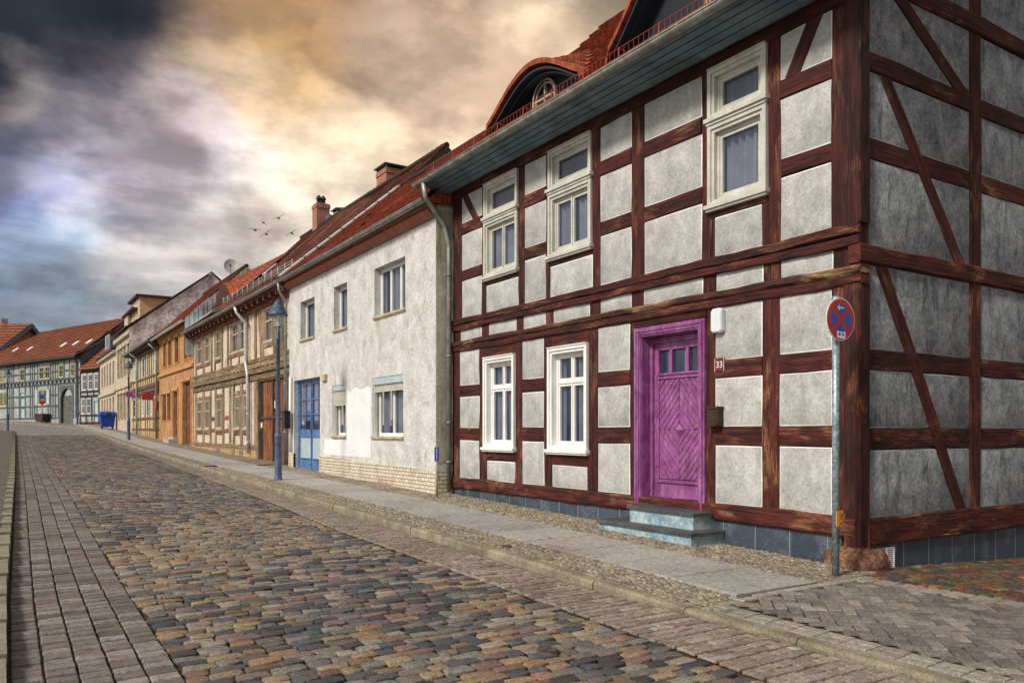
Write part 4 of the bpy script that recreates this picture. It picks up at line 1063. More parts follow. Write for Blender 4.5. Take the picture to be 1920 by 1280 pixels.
# roof skin behind the dormer faces
surf(ft, lambda u, v: (lambda x, y: (x, y, topz(x, y)))(XF-.16+(XB+.4-XF+.16)*v, 4.5+((SA+.25-hip(XF-.16+(XB+.4-XF+.16)*v-XE))-4.5)*u) if False else
     (lambda x, y: (x, y, (topz(max(x, XF), y)-(.04 if x < XF else 0)) if dome_h(y, 0) > .02 else zroof(x)))(XF-.16+(XB+.4-XF+.16)*v, 4.5+((SA+.25-hip((XF-.16+(XB+.4-XF+.16)*v)-XE))-4.5)*u), 150, 13, lift=.055, waver=.01)
surf(ft, lambda u, v: (XE+(XF-.16-XE)*v, 4.5+(SA+.25-hip(XE+(XF-.16-XE)*v-XE)-4.5)*u, zroof(XE+(XF-.16-XE)*v)), 60, 2, lift=.03)
surf(ft, lambda u, v: (XE+(XB-XE)*v+u*(12.6-XE-(XB-XE)*v), SA+.25-hip((XB-XE)*v), ZE+(ZB-ZE)*v), 10, 10)
ft.add([(XB+.35, 4.5, ZB+.2), (12.6, 4.5, 8.6), (12.6, SA-3.2, 8.6), (XB+.35, SA-3.2, ZB+.2)], [(0, 1, 2, 3)], [[(0, 0), (3, 0), (3, 9), (0, 9)]])
ft.add([(12.6, 4.5, 8.6), (14.5, 4.5, 5.2), (14.5, SA, 5.2), (12.6, SA-3.2, 8.6)], [(0, 1, 2, 3)], [[(0, 0), (3, 0), (3, 9), (0, 9)]])
ro = ft.build('roof', 'tile_red', A)
for (c_, hw_, rs) in dorm:
    dm_ = MB(); n = 28; zb0 = zroof(XF)-.06; prev = None; dark = MB()
    for i in range(n):
        ys_ = [c_-hw_*.97+2*hw_*.97*(i+k)/n for k in (0, 1)]
        q = [(XF+.22, y, zb0) for y in ys_]+[(XF+.22, y, zroof(XF)+dome_h(y, 0)-.03) for y in reversed(ys_)]
        dark.add(q, [(0, 1, 2, 3)])
        for (off0, off1, xx) in ((.06, .10, XF-.11), (.12, .15, XF-.0)):
            t0, t1 = [zroof(XF)+dome_h(y, 0)-.03 for y in ys_]
            dm_.add([(xx, ys_[0], t0-off0), (xx, ys_[1], t1-off0), (xx, ys_[1], max(zb0, t1-off1)), (xx, ys_[0], max(zb0, t0-off1)),
                     (xx+.36, ys_[0], t0-off1), (xx+.36, ys_[1], t1-off1)], [(0, 1, 2, 3), (3, 2, 5, 4)])
    do_ = dark.build('dormer', 'dormer_shade', A)
    dm_.build('bargeboard', 'barge_dark', do_)
    eg = MB(); acc = 0
    for i in range(40):
        ys_ = [c_-hw_*.98+2*hw_*.98*(i+k)/40 for k in (0, 1)]; t0, t1 = [zroof(XF)+dome_h(y, 0)+.03 for y in ys_]
        eg.add([(XF-.175, ys_[0], t0-.085), (XF-.175, ys_[1], t1-.085), (XF-.175, ys_[1], t1), (XF-.175, ys_[0], t0), (XF-.05, ys_[1], t1-.09), (XF-.05, ys_[0], t0-.09)], [(0, 1, 2, 3), (0, 5, 4, 1)], [[(i*.09, .02), (i*.09+.09, .02), (i*.09+.09, .14), (i*.09, .14)], [(i*.09, .02), (i*.09, .1), (i*.09+.09, .1), (i*.09+.09, .02)]])
    eg.build('verge_tiles', 'tile_red', do_)
    # arched window in the dormer
    wf = MB(); hw2 = .33; zs_ = zb0+.02; zh = zs_+.16; n = 18
    def arch(r_, d_): return [(XF+.19-d_, c_+r_*math.cos(math.pi*k/n), zh+r_*.9*math.sin(math.pi*k/n)) for k in range(n+1)]
    for (ro_, ri_, d_) in ((hw2, hw2-.035, .06), (hw2-.05, hw2-.085, .03)):
        o_, i_ = arch(ro_, d_), arch(ri_, d_); o2 = arch(ro_, d_-.05)
        for k in range(n): wf.add([o_[k], o_[k+1], i_[k+1], i_[k]], [(0, 1, 2, 3)]); wf.add([o2[k], o2[k+1], o_[k+1], o_[k]], [(0, 1, 2, 3)])
        for sg in (-1, 1): wf.box(XF+.19-d_, XF+.24-d_, c_+sg*(ro_+ri_)/2-.018, c_+sg*(ro_+ri_)/2+.018, zs_, zh)
    wf.box(XF+.11, XF+.19, c_-hw2-.05, c_+hw2+.05, zs_-.03, zs_+.03); wf.box(XF+.15, XF+.20, c_-.015, c_+.015, zs_, zh+hw2*.85)
    wf.box(XF+.15, XF+.20, c_-hw2, c_+hw2, zh-.02, zh+.015)
    wo_ = wf.build('dormer_window', 'frame_straw_old', do_)
    pn = MB(); pn.box(XF+.205, XF+.21, c_-hw2+.02, c_+hw2-.02, zs_, zh+hw2*.85); 
    for sg in (-1, 1): pn.box(XF+.195, XF+.20, c_+sg*(hw2+.1)-.02, c_+sg*(hw2+.1)+.02, zs_, zs_+.2)
    pn.build('dormer_pane', 'glass', do_)
# downspout between the two houses
downspout(A, [FA.P(13.98, 4.83, .70), FA.P(14.0, 4.55, .64), FA.P(14.03, 4.05, .20), FA.P(14.05, 3.7, .10), FA.P(14.05, -1.2, .10)], .05, clamps=(.12, .45, .72, .88))
# ================================================================ white plastered house
FB = Fac(7.3, 0, 0, 1, -1, 0); pb_ = lambda px: FB.s_(px); B0, B1 = 14.16, 23.72
B = thing('plastered_house', 'white plastered house with a blue double door and a red tiled roof', 'house', (7.3, 18.9, g(18.9)))
bu = [(702, 760, 2.60, 3.75, 3), (626, 651, 2.58, 3.73, 1), (563.5, 590, 2.585, 3.71, 1)]
bl = [(698.5, 756, -.15, 1.23, 2, .90, 1.07), (623.5, 648, -.15, 1.18, 1, .655, 1.04)]
dB = (pb_(600), pb_(551))
H = [(pb_(b_), pb_(a), z0, z1) for a, b_, z0, z1, _ in bu]+[(pb_(x[1]), pb_(x[0]), x[2], x[3]) for x in bl]+[(dB[0], dB[1], -1.6, 1.48)]
w_ = MB(); wall(w_, FB, B0, B1, -1.6, 4.5, H, depth=.24)
w_.add([(7.3, B0, -1.6), (9.5, B0, -1.6), (9.5, B0, 4.9), (7.3, B0, 4.5)], [(0, 1, 2, 3)], [[(0, 0), (2, 0), (2, 6), (0, 6)]])
w_.build('wall', 'plaster_white', B)
ce = MB(); ce.box(7.302, 7.72, B0-.012, B0-.002, -.62, 4.4); ce.build('end_wall', 'plaster_corner', B)
# repainted area between the ground floor windows, ragged upper edge
rp_ = MB(); s0_, s1_ = pb_(699)+.10, pb_(650)-.03; n = 14; q = []
top = [(s0_+(s1_-s0_)*i/n, 1.02+.035*math.sin(i*.9)+R.uniform(-.02, .02)) for i in range(n+1)]
for i in range(n):
    a, b_ = top[i], top[i+1]; rp_.add([FB.P(a[0], -.62, .004), FB.P(b_[0], -.62, .004), FB.P(b_[0], b_[1], .004), FB.P(a[0], a[1], .004)], [(0, 1, 2, 3)])
s2_ = dB[0]-.35
for i in range(8):
    a, b_ = s1_+(s2_-s1_)*i/8, s1_+(s2_-s1_)*(i+1)/8; rp_.add([FB.P(a, -.62, .004), FB.P(b_, -.62, .004), FB.P(b_, -.2-.03*math.sin(i*2.1+2), .004), FB.P(a, -.2-.03*math.sin(i*2.1), .004)], [(0, 1, 2, 3)])
rp_.build('paint_patch', 'plaster_patch', B)
# brick plinth following the slope
def plinth(Fc, par, a, b_, za, zb_, mat, out=.02, lo=.5, gap=None, nm='plinth'):
    n = 6; m_ = MB()
    for i in range(n):
        s0, s1 = a+(b_-a)*i/n, a+(b_-a)*(i+1)/n; z0, z1 = za+(zb_-za)*i/n, za+(zb_-za)*(i+1)/n
        y0 = Fc.P(s0, 0)[1]; y1 = Fc.P(s1, 0)[1]; l0, l1 = g(y0)-lo, g(y1)-lo
        m_.add([Fc.P(s0, l0, out), Fc.P(s1, l1, out), Fc.P(s1, z1, out), Fc.P(s0, z0, out), Fc.P(s0, z0, -.05), Fc.P(s1, z1, -.05)], [(0, 1, 2, 3), (3, 2, 5, 4)],
               [[(s0, l0), (s1, l1), (s1, z1), (s0, z0)], [(s0, 0), (s1, 0), (s1, .05), (s0, .05)]])
    for s, z in ((a, za), (b_, zb_)):
        l = g(Fc.P(s, 0)[1])-lo; m_.add([Fc.P(s, l, out), Fc.P(s, z, out), Fc.P(s, z, -.05), Fc.P(s, l, -.05)], [(0, 1, 2, 3)], [[(0, l), (0, z), (.1, z), (.1, l)]])
    return m_.build(nm, mat, par)
plinth(FB, B, B0-.03, dB[0], -.80, -.67, 'brick_white', .025); plinth(FB, B, dB[1], B1, -.66, -.64, 'brick_white', .025)
pe = MB(); pe.box(7.28, 7.74, B0-.035, B0-.013, -1.6, -.79); pe.build('plinth_end', 'brick_white', B)
for a, b_, z0, z1, cc in bu: window(FB, B, pb_(b_)+.005, pb_(a)-.005, z0+.03, z1-.005, 'frame_white', 0, 0, .17, .05, cc, None, 'side', True, 'frame_grey', True, .05)
for a, b_, z0, z1, cc, zr, zb_ in bl:
    o = window(FB, B, pb_(b_)+.005, pb_(a)-.005, z0+.03, z1-.005, 'frame_white', 0, 0, .17, .05, cc, None, 'side', True, 'frame_grey', True, .05)
    m_ = MB(); m_.fbox(FB, pb_(b_)+.01, pb_(a)-.01, zb_, z1-.01, -.16, -.01); m_.build('shutter_box', 'pale_blue_paint', o)
    m_ = MB(); z = zr
    while z < zb_-.005: m_.fbox(FB, pb_(b_)+.03, pb_(a)-.03, z, min(zb_, z+.034), -.09, -.055+.006); m_.fbox(FB, pb_(b_)+.03, pb_(a)-.03, z+.034, min(zb_, z+.042), -.09, -.065); z += .042
    m_.build('roller_shutter', 'shutter_slat', o)
    for q_ in (pb_(b_)+.005, pb_(a)-.03): m_ = MB(); m_.fbox(FB, q_, q_+.025, z0, zb_, -.10, -.03); m_.build('shutter_rail', 'frame_white', o)
# potted geranium behind the big lower window
fl_ = MB(); fs0 = pb_(720)
for k in range(70):
    c_ = Vector(FB.P(fs0+R.gauss(0, .07), .0+R.uniform(-.1, .26), -.21+R.uniform(-.01, .01))); a = R.uniform(.015, .03); fl_.cm = 1 if (c_.z > .06 and R.random() < .6) else 0
    d = Vector((0, R.uniform(-1, 1), R.uniform(-1, 1))).normalized()*a; e = Vector((.3*a, -d.z, d.y)); fl_.add([c_-d, c_-e, c_+d, c_+e], [(0, 1, 2, 3)])
tag(fl_.build('window_plant', ['leaf_green', 'petal_red'], None, FB.P(fs0, -.12, -.21)), 'pink flowering plant on the sill behind the big lower window of the white house', 'plant')
# blue double door
bd = MB(); a, b_ = dB; D1 = -.15
bd.ring(FB, a, b_, -1.16, 1.47, .05, D1-.06, D1+.02); mid = (a+b_)/2
lv = []
for (p, q) in ((a+.05, mid-.004), (mid+.004, b_-.05)):
    bd.ring(FB, p, q, -1.12, 1.42, .075, D1-.05, D1); bd.fbox(FB, p+.075, q-.075, -.17, .05, D1-.045, D1-.002); bd.fbox(FB, p+.075, q-.075, -1.05, -.82, D1-.045, D1-.003)
    bd.fbox(FB, p+.06, q-.06, -.80, -.775, D1, D1+.02); bd.fbox(FB, p+.06, q-.06, -.17, -.15, D1, D1+.02)
    for k in (1, 2): z = .05+(1.345-.05)*k/3; bd.fbox(FB, p+.075, q-.075, z-.014, z+.014, D1-.04, D1-.006)
    bd.fbox(FB, (p+q)/2-.012, (p+q)/2+.012, .05, 1.345, D1-.04, D1-.008)
    lv.append((p, q))
bd.fbox(FB, mid-.022, mid+.022, -1.12, 1.42, D1-.01, D1+.022)
bo = bd.build('double_door', 'blue_paint', B)
for p, q in lv:
    m_ = MB(); n = 7
    for k in range(n): x0, x1 = p+.077+(q-p-.154)*k/n, p+.077+(q-p-.154)*(k+1)/n; m_.fbox(FB, x0+.003, x1-.003, -.775, -.17, D1-.045, D1-.012)
    m_.build('door_panel', 'pale_blue_paint', bo)
    m_ = MB(); m_.fbox(FB, p+.07, q-.07, .05, 1.345, D1-.03, D1-.024); m_.build('pane', 'glass', bo)
    m_ = MB(); m_.fbox(FB, p+.075, q-.075, .3, 1.34, D1-.07, D1-.065); m_.build('curtain', 'curtain_cloth', bo)
m_ = MB(); m_.fbox(FB, mid-.012, mid+.03, -.05, .07, D1+.022, D1+.03); m_.tube([FB.P(mid+.01, 0, D1+.03), FB.P(mid+.01, 0, D1+.07), FB.P(mid+.11, 0, D1+.07)], .009, 6); m_.build('handle', 'brass', bo)
m_ = MB(); m_.fbox(FB, a, b_, -1.6, 1.5, -.34, -.32); m_.build('hall_dark', 'black_void', bo)
m_ = MB(); m_.fbox(FB, pb_(614), pb_(606), 1.32, 1.52, 0, .03); m_.fbox(FB, pb_(613.4), pb_(606.8), 1.335, 1.505, .03, .075); m_.build('wall_lamp', 'frame_grey', B)
# cove and gutter
cv = MB(); prof = [(0, 4.27), (.05, 4.25), (.10, 4.275), (.13, 4.305), (.18, 4.335), (.21, 4.38), (.16, 4.42), (.24, 4.46), (.24, 4.50), (0, 4.5)]
for i in range(len(prof)-1):
    (d0, z0), (d1, z1) = prof[i], prof[i+1]; cv.add([FB.P(B0-.05, z0, d0), FB.P(B1, z0-.02, d0), FB.P(B1, z1-.02, d1), FB.P(B0-.05, z1, d1)], [(0, 1, 2, 3)], [[(0, 0), (9, 0), (9, .1), (0, .1)]])
cv.add([FB.P(B0-.05, z, d) for d, z in prof], [tuple(range(len(prof)))])
cv.build('cornice', 'fascia_red', B)
gutter(B, [FB.P(B0-.15, 4.53, .33), FB.P(B1+.05, 4.46, .33)], .07)
rf = MB(); roofplane(rf, (6.98, B0-.1, 4.56), (6.98, B1-.12, 4.52), (10.95, B0-.1, 7.93), (10.95, B1-.12, 7.93), 24, .05)
rf.add([(10.95, B0-.1, 7.95), (15, B0-.1, 4.5), (15, B1, 4.5), (10.95, B1, 7.95)], [(0, 1, 2, 3)], [[(0, 0), (5, 0), (5, 9), (0, 9)]])
rf.add([(7.0, B0-.09, 4.5), (15, B0-.09, 4.5), (10.95, B0-.09, 7.9)], [(0, 1, 2)], [[(0, 0), (8, 0), (4, 3.4)]])
rf.tube([(10.95, B0-.1, 7.97), (10.95, B1, 7.97)], .09, 8)
rfo = rf.build('roof', 'tile_red', B)
fm = MB(); 
for i in range(10):
    u0, u1 = i/10, (i+1)/10; A_, Z_ = Vector((6.96, B1-.17, 4.60)), Vector((10.9, B1-.17, 7.98)); p, q = A_.lerp(Z_, u0), A_.lerp(Z_, u1-.01); w2 = Vector((0, .24, .03))
    fm.add([p, q, q+w2, p+w2, p-Vector((0, 0, .05)), q-Vector((0, 0, .05))], [(0, 1, 2, 3), (0, 4, 5, 1)])
fm.build('flashing', 'zinc_light', rfo)
vt = MB()
for (u, v) in ((.13, .2), (.33, .33), (.5, .14), (.68, .36), (.86, .16), (.24, .62)):
    p = Vector((6.98, B0+(B1-B0)*u, 4.58)).lerp(Vector((10.95, B0+(B1-B0)*u, 7.98)), v); vt.add([p+Vector((0, -.09, .02)), p+Vector((0, .09, .02)), p+Vector((.10, .09, .14)), p+Vector((.10, -.09, .14)), p+Vector((.28, .08, .24)), p+Vector((.28, -.08, .24))], [(0, 1, 2, 3), (3, 2, 4, 5), (1, 4, 2), (0, 3, 5)])
vt.build('vent_tile', 'tile_brown', rfo)
# downspouts at the joint with the next house, white pipe, mailbox
downspout(B, [FB.P(B1-.02, 4.42, .33), FB.P(B1-.0, 4.2, .30), FB.P(B1+.03, 3.85, .10), FB.P(B1+.03, -1.0, .10)], .05, clamps=(.2, .5, .8))
m_ = MB(); m_.tube([FB.P(B1-.28, 1.6, .05), FB.P(B1-.28, -.62, .05)], .045, 10); m_.build('cable_pipe', 'frame_white', B)
m_ = MB(); m_.fbox(FB, B1-.40, B1-.12, .08, .58, .095, .26); m_.fbox(FB, B1-.41, B1-.11, .56, .60, .095, .28); m_.build('mailbox', 'dark_metal', B)

# ================================================================ old half-timbered house with gate
FC = Fac(7.5, 0, 0, 1, -1, 0); pc = lambda px: FC.s_(px); C0, C1 = B1, pc(363)
Ch = thing('old_timbered_house', 'weathered brown half-timbered house with pale brick infill and a tall wooden gate', 'house', (7.5, 31, g(31)))
cU = [(495.5, 511.5), (449, 462.5), (434, 447.5), (404, 414), (384, 393), (369.5, 379)]
cL = [(456.5, 466), (440.5, 450), (406, 416), (384, 393), (369.5, 379)]
gate = (pc(536), pc(484))
H = [(pc(b_), pc(a), 2.98, 4.08) for a, b_ in cU]+[(pc(b_), pc(a), .10, 1.30) for a, b_ in cL]+[(gate[0], gate[1], -1.7, 1.72)]
w_ = MB(); wall(w_, FC, C0, C1, -1.6, 4.5, H, d=-.02, depth=.2); w_.build('wall', 'brick_cream', Ch)
To = 'timber_old'
def tb(s0, s1, z0, z1, m_=To, d1=.02, nm='post'): return (vpost if nm == 'post' else hbeam)(FC, s0, s1, z0, z1, nm, Ch, m_, d0=-.05, d1=d1)
hbeam(FC, C0, C1, 4.15, 4.42, 'wall_plate', Ch, 'timber_brick', d0=-.05, d1=.05)
for z0, z1, d, mm in ((2.18, 2.34, .10, To), (2.36, 2.50, .06, To), (1.98, 2.15, .12, To), (1.76, 1.95, .05, To)): hbeam(FC, C0, C1, z0, z1, 'storey_beam', Ch, mm, d0=-.05, d1=d)
k = C0+.2
while k < C1: timber(FC, k, 2.02, k, 2.30, .13, 'joist_end', Ch, To, d0=-.05, d1=.11, jit=.003); k += .55
hbeam(FC, gate[1]+.1, C1, -.66, -.50, 'sill_beam', Ch, To, d0=-.05, d1=.03)
upx = [(524, 531), (512.5, 517), (488, 494.5), (477.5, 481), (463, 465), (447.6, 449), (431.5, 433.8), (426, 428), (415, 417.5), (402, 404), (395.5, 398), (380.5, 383), (366.5, 369)]
for a, b_ in upx: tb(pc(b_), pc(a), 2.50, 4.15)
lpx = [(477, 483), (466.3, 468.5), (450.4, 455), (437, 440), (430, 433), (417, 420), (403, 405.6), (394, 396), (380, 383), (366, 369)]
for a, b_ in lpx: tb(pc(b_), pc(a), -.50, 1.76)
for (a, b_) in ((433.8, 426), (447.5, 434), (462.5, 449), (414, 404), (393, 384), (379, 369.5), (511.5, 495.5)):
    tb(min(pc(a), pc(b_)), max(pc(a), pc(b_)), 2.80, 2.92, 'timber_brick' if a < 450 else To, .015, 'rail')
for (a, b_) in ((403, 396), (430, 420)): tb(pc(a), pc(b_), .45, .60, 'timber_brick', .015, 'rail'); tb(pc(a), pc(b_), -.05, .10, 'timber_brick', .015, 'rail')
for (a, b_) in cL: tb(pc(b_), pc(a), -.14, .03, 'timber_brick', .015, 'rail'); tb(pc(b_), pc(a), 1.36, 1.5, To, .02, 'rail')
timber(FC, pc(520), 2.52, pc(513), 4.1, .12, 'brace', Ch, To, d0=-.04, d1=.012)
timber(FC, pc(488), 2.9, pc(484), 4.1, .12, 'brace', Ch, To, d0=-.04, d1=.012)
for a, b_ in cU: window(FC, Ch, pc(b_), pc(a), 2.98, 4.08, 'frame_grey', .06, .02, .03, .04, 2, [0, .66, 1], True, True, None, False, .02, bars=0)
for a, b_ in cL: window(FC, Ch, pc(b_), pc(a), .10, 1.30, 'frame_grey', .06, .02, .03, .04, 2, [0, .66, 1], True, True, None, False, .03)
plinth(FC, Ch, gate[1]+.1, C1, -.66, -.52, 'brick_ochre', .01)
for a, b_ in ((450, 455.5), (436, 440.5), (408, 413)):
    m_ = MB(); zz = -.99 if a > 445 else (-.93 if a > 430 else -.80)
    for k in range(4): m_.fbox(FC, pc(b_), pc(a), zz+k*.07, zz+k*.07+.035, .0, .03)
    m_.ring(FC, pc(b_)-.02, pc(a)+.02, zz-.03, zz+.29, .02, .0, .035); m_.build('cellar_vent', 'zinc', Ch)
# gate: two leaves, the left one bleached, the right one with a wicket
tb(gate[1]-.02, gate[1]+.3, -1.2, 1.76); tb(gate[0]-.22, gate[0]+.02, -1.2, 1.76, 'timber_brown')
gm_ = (gate[0]+gate[1])/2
for (a, b_, nm) in ((gate[0], gm_-.02, 'gate_leaf'), (gm_+.02, gate[1], 'gate_leaf')):
    m_ = MB(); k = a
    while k < b_-.02: w2 = R.uniform(.13, .19); vpost_ = timber(FC, min(k+w2/2, b_-.03), -1.12, min(k+w2/2, b_-.03), 1.70, w2-.012, 'x', None, None, d0=-.16, d1=-.10+R.uniform(-.012, .01), jit=.005, mb=m_); k += w2
    o = m_.build(nm, 'gate_wood', Ch)
    m_ = MB(); timber(FC, a, .45, b_, .45, .10, 'x', None, None, d0=-.10, d1=-.06, mb=m_); timber(FC, a+.03, -1.1, a+.03, 1.7, .08, 'x', None, None, d0=-.10, d1=-.05, mb=m_); m_.build('gate_batten', 'timber_brown', o)
m_ = MB(); m_.fbox(FC, gate[1]-.26, gate[1]-.02, -1.1, 1.70, -.10, -.085); mo = m_.build('gate_shield', 'dark_metal', Ch)
m_ = MB(); m_.fbox(FC, gate[1]-.24, gate[1]-.05, .12, .30, -.085, -.075); m_.build('notice', 'enamel_white', mo)
m_ = MB(); m_.fbox(FC, gm_-.28, gm_-.2, .75, 1.0, -.06, -.045); m_.build('gate_notice', 'enamel_white', Ch)
m_ = MB(); m_.fbox(FC, gate[0], gate[1], -1.7, 1.72, -.3, -.28); m_.build('gate_void', 'black_void', Ch)
m_ = MB(); m_.fbox(FC, gate[0]-.2, gate[1]+.3, -1.6, -1.09, -.15, -.02); m_.build('gate_threshold', 'brick_ochre', Ch)
# eaves, gutter, roof
m_ = MB(); m_.fbox(FC, C0, C1, 4.40, 4.46, -.1, .40); m_.fbox(FC, C0, C1, 4.30, 4.40, .0, .12); k = C0+.1
while k < C1: m_.fbox(FC, k, k+.12, 4.22, 4.40, .12, .36); k += .7
m_.build('eaves_board', 'timber_brick', Ch)
gutter(Ch, [FC.P(C0+.12, 4.50, .48), FC.P(C1+.05, 4.47, .48)], .075)
rf = MB(); XR, ZR = 12.6, 9.57
def cfn(u, v):
    y = C0-.10+(C1+.10-C0)*u; x = 7.02+(XR-7.02)*v; z = 4.55+(ZR-4.55)*v-.16*math.sin(math.pi*v)
    return (x, y, z-.05*math.sin(u*7))
surf(rf, cfn, 40, 38, waver=.06)
rf.add([(XR, C0-.1, ZR), (18, C0-.1, 4.7), (18, C1, 4.7), (XR, C1, ZR)], [(0, 1, 2, 3)], [[(0, 0), (7, 0), (7, 15), (0, 15)]])
k = C0-.1
while k < C1: rf.tube([(XR, k, ZR+.02+R.uniform(-.01, .01)), (XR, k+.36, ZR+.035)], .10, 8); k += .34
rfo = rf.build('roof', 'tile_brown', Ch)
m_ = MB(); y0 = C0-.02; m_.add([(7.1, y0, 4.4), (18, y0, 4.5), (XR, y0, ZR-.08)], [(0, 1, 2)], [[(7.1, 4.4), (18, 4.5), (XR, ZR-.1)]])
y1 = C1-.02; m_.add([(7.1, y1, 4.4), (18, y1, 4.5), (XR, y1, ZR-.08)], [(0, 1, 2)], [[(7.1, 4.4), (18, 4.5), (XR, ZR-.1)]])
m_.build('gable_wall', 'brick_yellow', Ch)
m_ = MB()
for (xa, za, xb, zb_) in ((7.0, 4.44, XR, ZR-.02), (18, 4.6, XR, ZR-.02)):
    a, b_ = Vector((xa, C0-.13, za)), Vector((xb, C0-.13, zb_)); m_.hexa([a, b_, b_+Vector((0, .12, 0)), a+Vector((0, .12, 0)), a+Vector((0, 0, -.2)), b_+Vector((0, 0, -.2)), b_+Vector((0, .12, -.2)), a+Vector((0, .12, -.2))])
m_.build('verge_board', 'timber_plum', rfo)
def onroof(y, v, lift=0): p = Vector(cfn((y-C0+.1)/(C1+.1-C0), v)); p.z += lift; return p
sl_ = MB()
for (y, v) in ((33.2, .40),):
    p = onroof(y, v, .07); q = onroof(y, v+.08, .09); sl_.hexa([p, p+Vector((0, .55, 0)), q+Vector((0, .55, 0)), q, p+Vector((0, 0, .07)), p+Vector((0, .55, .07)), q+Vector((0, .55, .07)), q+Vector((0, 0, .07))])
sl_.build('roof_window', 'zinc_light', rfo)
sg = MB(); a, b_ = onroof(C0+.6, .10, .05), onroof(C0+9.6, .10, .05)
for h in (.06, .14, .22): sg.tube([a+Vector((0, 0, h)), b_+Vector((0, 0, h))], .008, 5)
for k in range(13): p = a.lerp(b_, k/12); sg.tube([p-Vector((0, 0, .08)), p+Vector((0, 0, .28))], .011, 5)
sg.build('snow_guard', 'zinc_light', rfo)
def chimney(par, x, y, w, l, z0, z1, cap=None, pot=False, mat='brick_red', nm='chimney'):
    m_ = MB(); A_ = Fac(x, y, 1, 0, 0, -1); m_.fbox(A_, 0, w, z0, z1, -l, 0); m_.fbox(A_, -.03, w+.03, z1-.22, z1-.06, -l-.03, .03); o = m_.build(nm, mat, par)
    if cap:
        c_ = MB(); c_.box(x-.1, x+w+.1, y-.1, y+l+.1, z1+.10, z1+.14); 
        for a_ in (x, x+w-.05):
            for b2 in (y, y+l-.05): c_.box(a_, a_+.05, b2, b2+.05, z1, z1+.1)
        if cap == 2: c_.add([(x-.1, y-.1, z1+.14), (x+w+.1, y-.1, z1+.14), (x+w+.1, y+l+.1, z1+.14), (x-.1, y+l+.1, z1+.14), (x+w/2, y+.1, z1+.26), (x+w/2, y+l-.1, z1+.26)], [(0, 1, 4), (1, 2, 5, 4), (2, 3, 5), (3, 0, 4, 5)])
        c_.build('chimney_cap', 'tin_blue', o)
    if pot:
        for k in range(2): c_ = MB(); c_.lathe((x+w*(.33+.34*k), y+l*.5, z1), [(.10, 0), (.10, .22), (.13, .24), (.13, .30), (.05, .42), (.001, .44)], 12); c_.build('chimney_pot', 'dark_metal', o)
    return o
def onplane(px, X): a, b_ = ray(px); return X/a*b_, X/a
y, t = onplane(594, 12.4); chimney(Ch, 12.4, y, .62, .62, 8.6, (YH-379)/F*t, pot=True)
y, t = onplane(632, 12.7); chimney(Ch, 12.7, y, .75, .5, 8.6, (YH-396)/F*t, cap=2)
y, t = onplane(724, 12.9); chimney(Ch, 12.9, y, .95, .95, 8.2, (YH-312)/F*t, cap=1)
y, t = onplane(619, 12.9); m_ = MB(); m_.box(12.75, 13.2, y-.25, y+.2, 9.35, (YH-405)/F*t); m_.build('roof_vent', 'tin_blue', rfo)
# curved dormer near the far end
m_ = MB()
def dfn(u, v):
    y = 34.4+3.6*u; h = .75*math.sin(math.pi*min(1, u*1.15))**1.2 if u < .87 else .0; x = 8.15+2.6*v; zb_ = 4.55+(ZR-4.55)*(x-7.02)/(XR-7.02)
    return (x, y, max(zb_+.05, zb_+.05+h*(1-v)*1.0))
surf(m_, dfn, 18, 14, lift=.03); m_.add([(8.2, 34.4+3.6*k/18, 4.55+(ZR-4.55)*1.13/5.58-.1) for k in range(19)]+[tuple(Vector(dfn(k/18, 0))) for k in reversed(range(19))], [tuple(range(38))])
do_ = m_.build('eyebrow_dormer', 'tile_red', Ch)
m_ = MB(); a, b_ = onroof(C1-4.4, .02, .06), onroof(C1+.05, .02, .06); c_, d_ = onroof(C1+.05, .16, .07), onroof(C1-4.4, .10, .07); m_.quad(a, b_, c_, d_); m_.build('lead_apron', 'zinc_light', rfo)
downspout(Ch, [FC.P(pc(466), 4.42, .48), FC.P(pc(466.5), 4.2, .42), FC.P(pc(468), 3.85, .14), FC.P(pc(468), 2.45, .14), FC.P(pc(470.5), 2.0, .12), FC.P(pc(470.5), -.80, .10)], .055, mat='zinc_light', clamps=(.15, .5, .85))

# ================================================================ orange house
XD = 7.5; FD = Fac(XD, 0, 0, 1, -1, 0); pd = lambda px: FD.s_(px); D0_, D1_ = C1, pd(299)
Dh = thing('ochre_house', 'narrow orange-ochre plastered house with brown doors and a bright red roof', 'house', (7.5, 43, g(43)))
dU = [(307, 312), (316, 322), (328.5, 335.5), (345.5, 351.8), (354.6, 361)]
H = [(pd(b_), pd(a), 3.42, 4.72) for a, b_ in dU]+[(pd(b_), pd(a), .55, 1.95) for a, b_ in ((304.8, 311), (313, 319.5))]+[(pd(333), pd(324.5), -.9, 2.0), (pd(357.5), pd(342.5), -1.1, 2.35)]
w_ = MB(); wall(w_, FD, D0_, D1_, -1.5, 5.1, H, depth=.25); w_.build('wall', 'plaster_orange', Dh)
for a, b_ in dU: window(FD, Dh, pd(b_)+.01, pd(a)-.01, 3.44, 4.7, 'frame_brown', 0, 0, .12, .06, 2, [0, .66, 1], False, True, 'plaster_ochre', False, .04)
for a, b_ in ((304.8, 311), (313, 319.5)): window(FD, Dh, pd(b_)+.01, pd(a)-.01, .57, 1.94, 'frame_brown', 0, 0, .12, .06, 2, [0, .66, 1], False, True, 'plaster_ochre', False, .04)
m_ = MB()
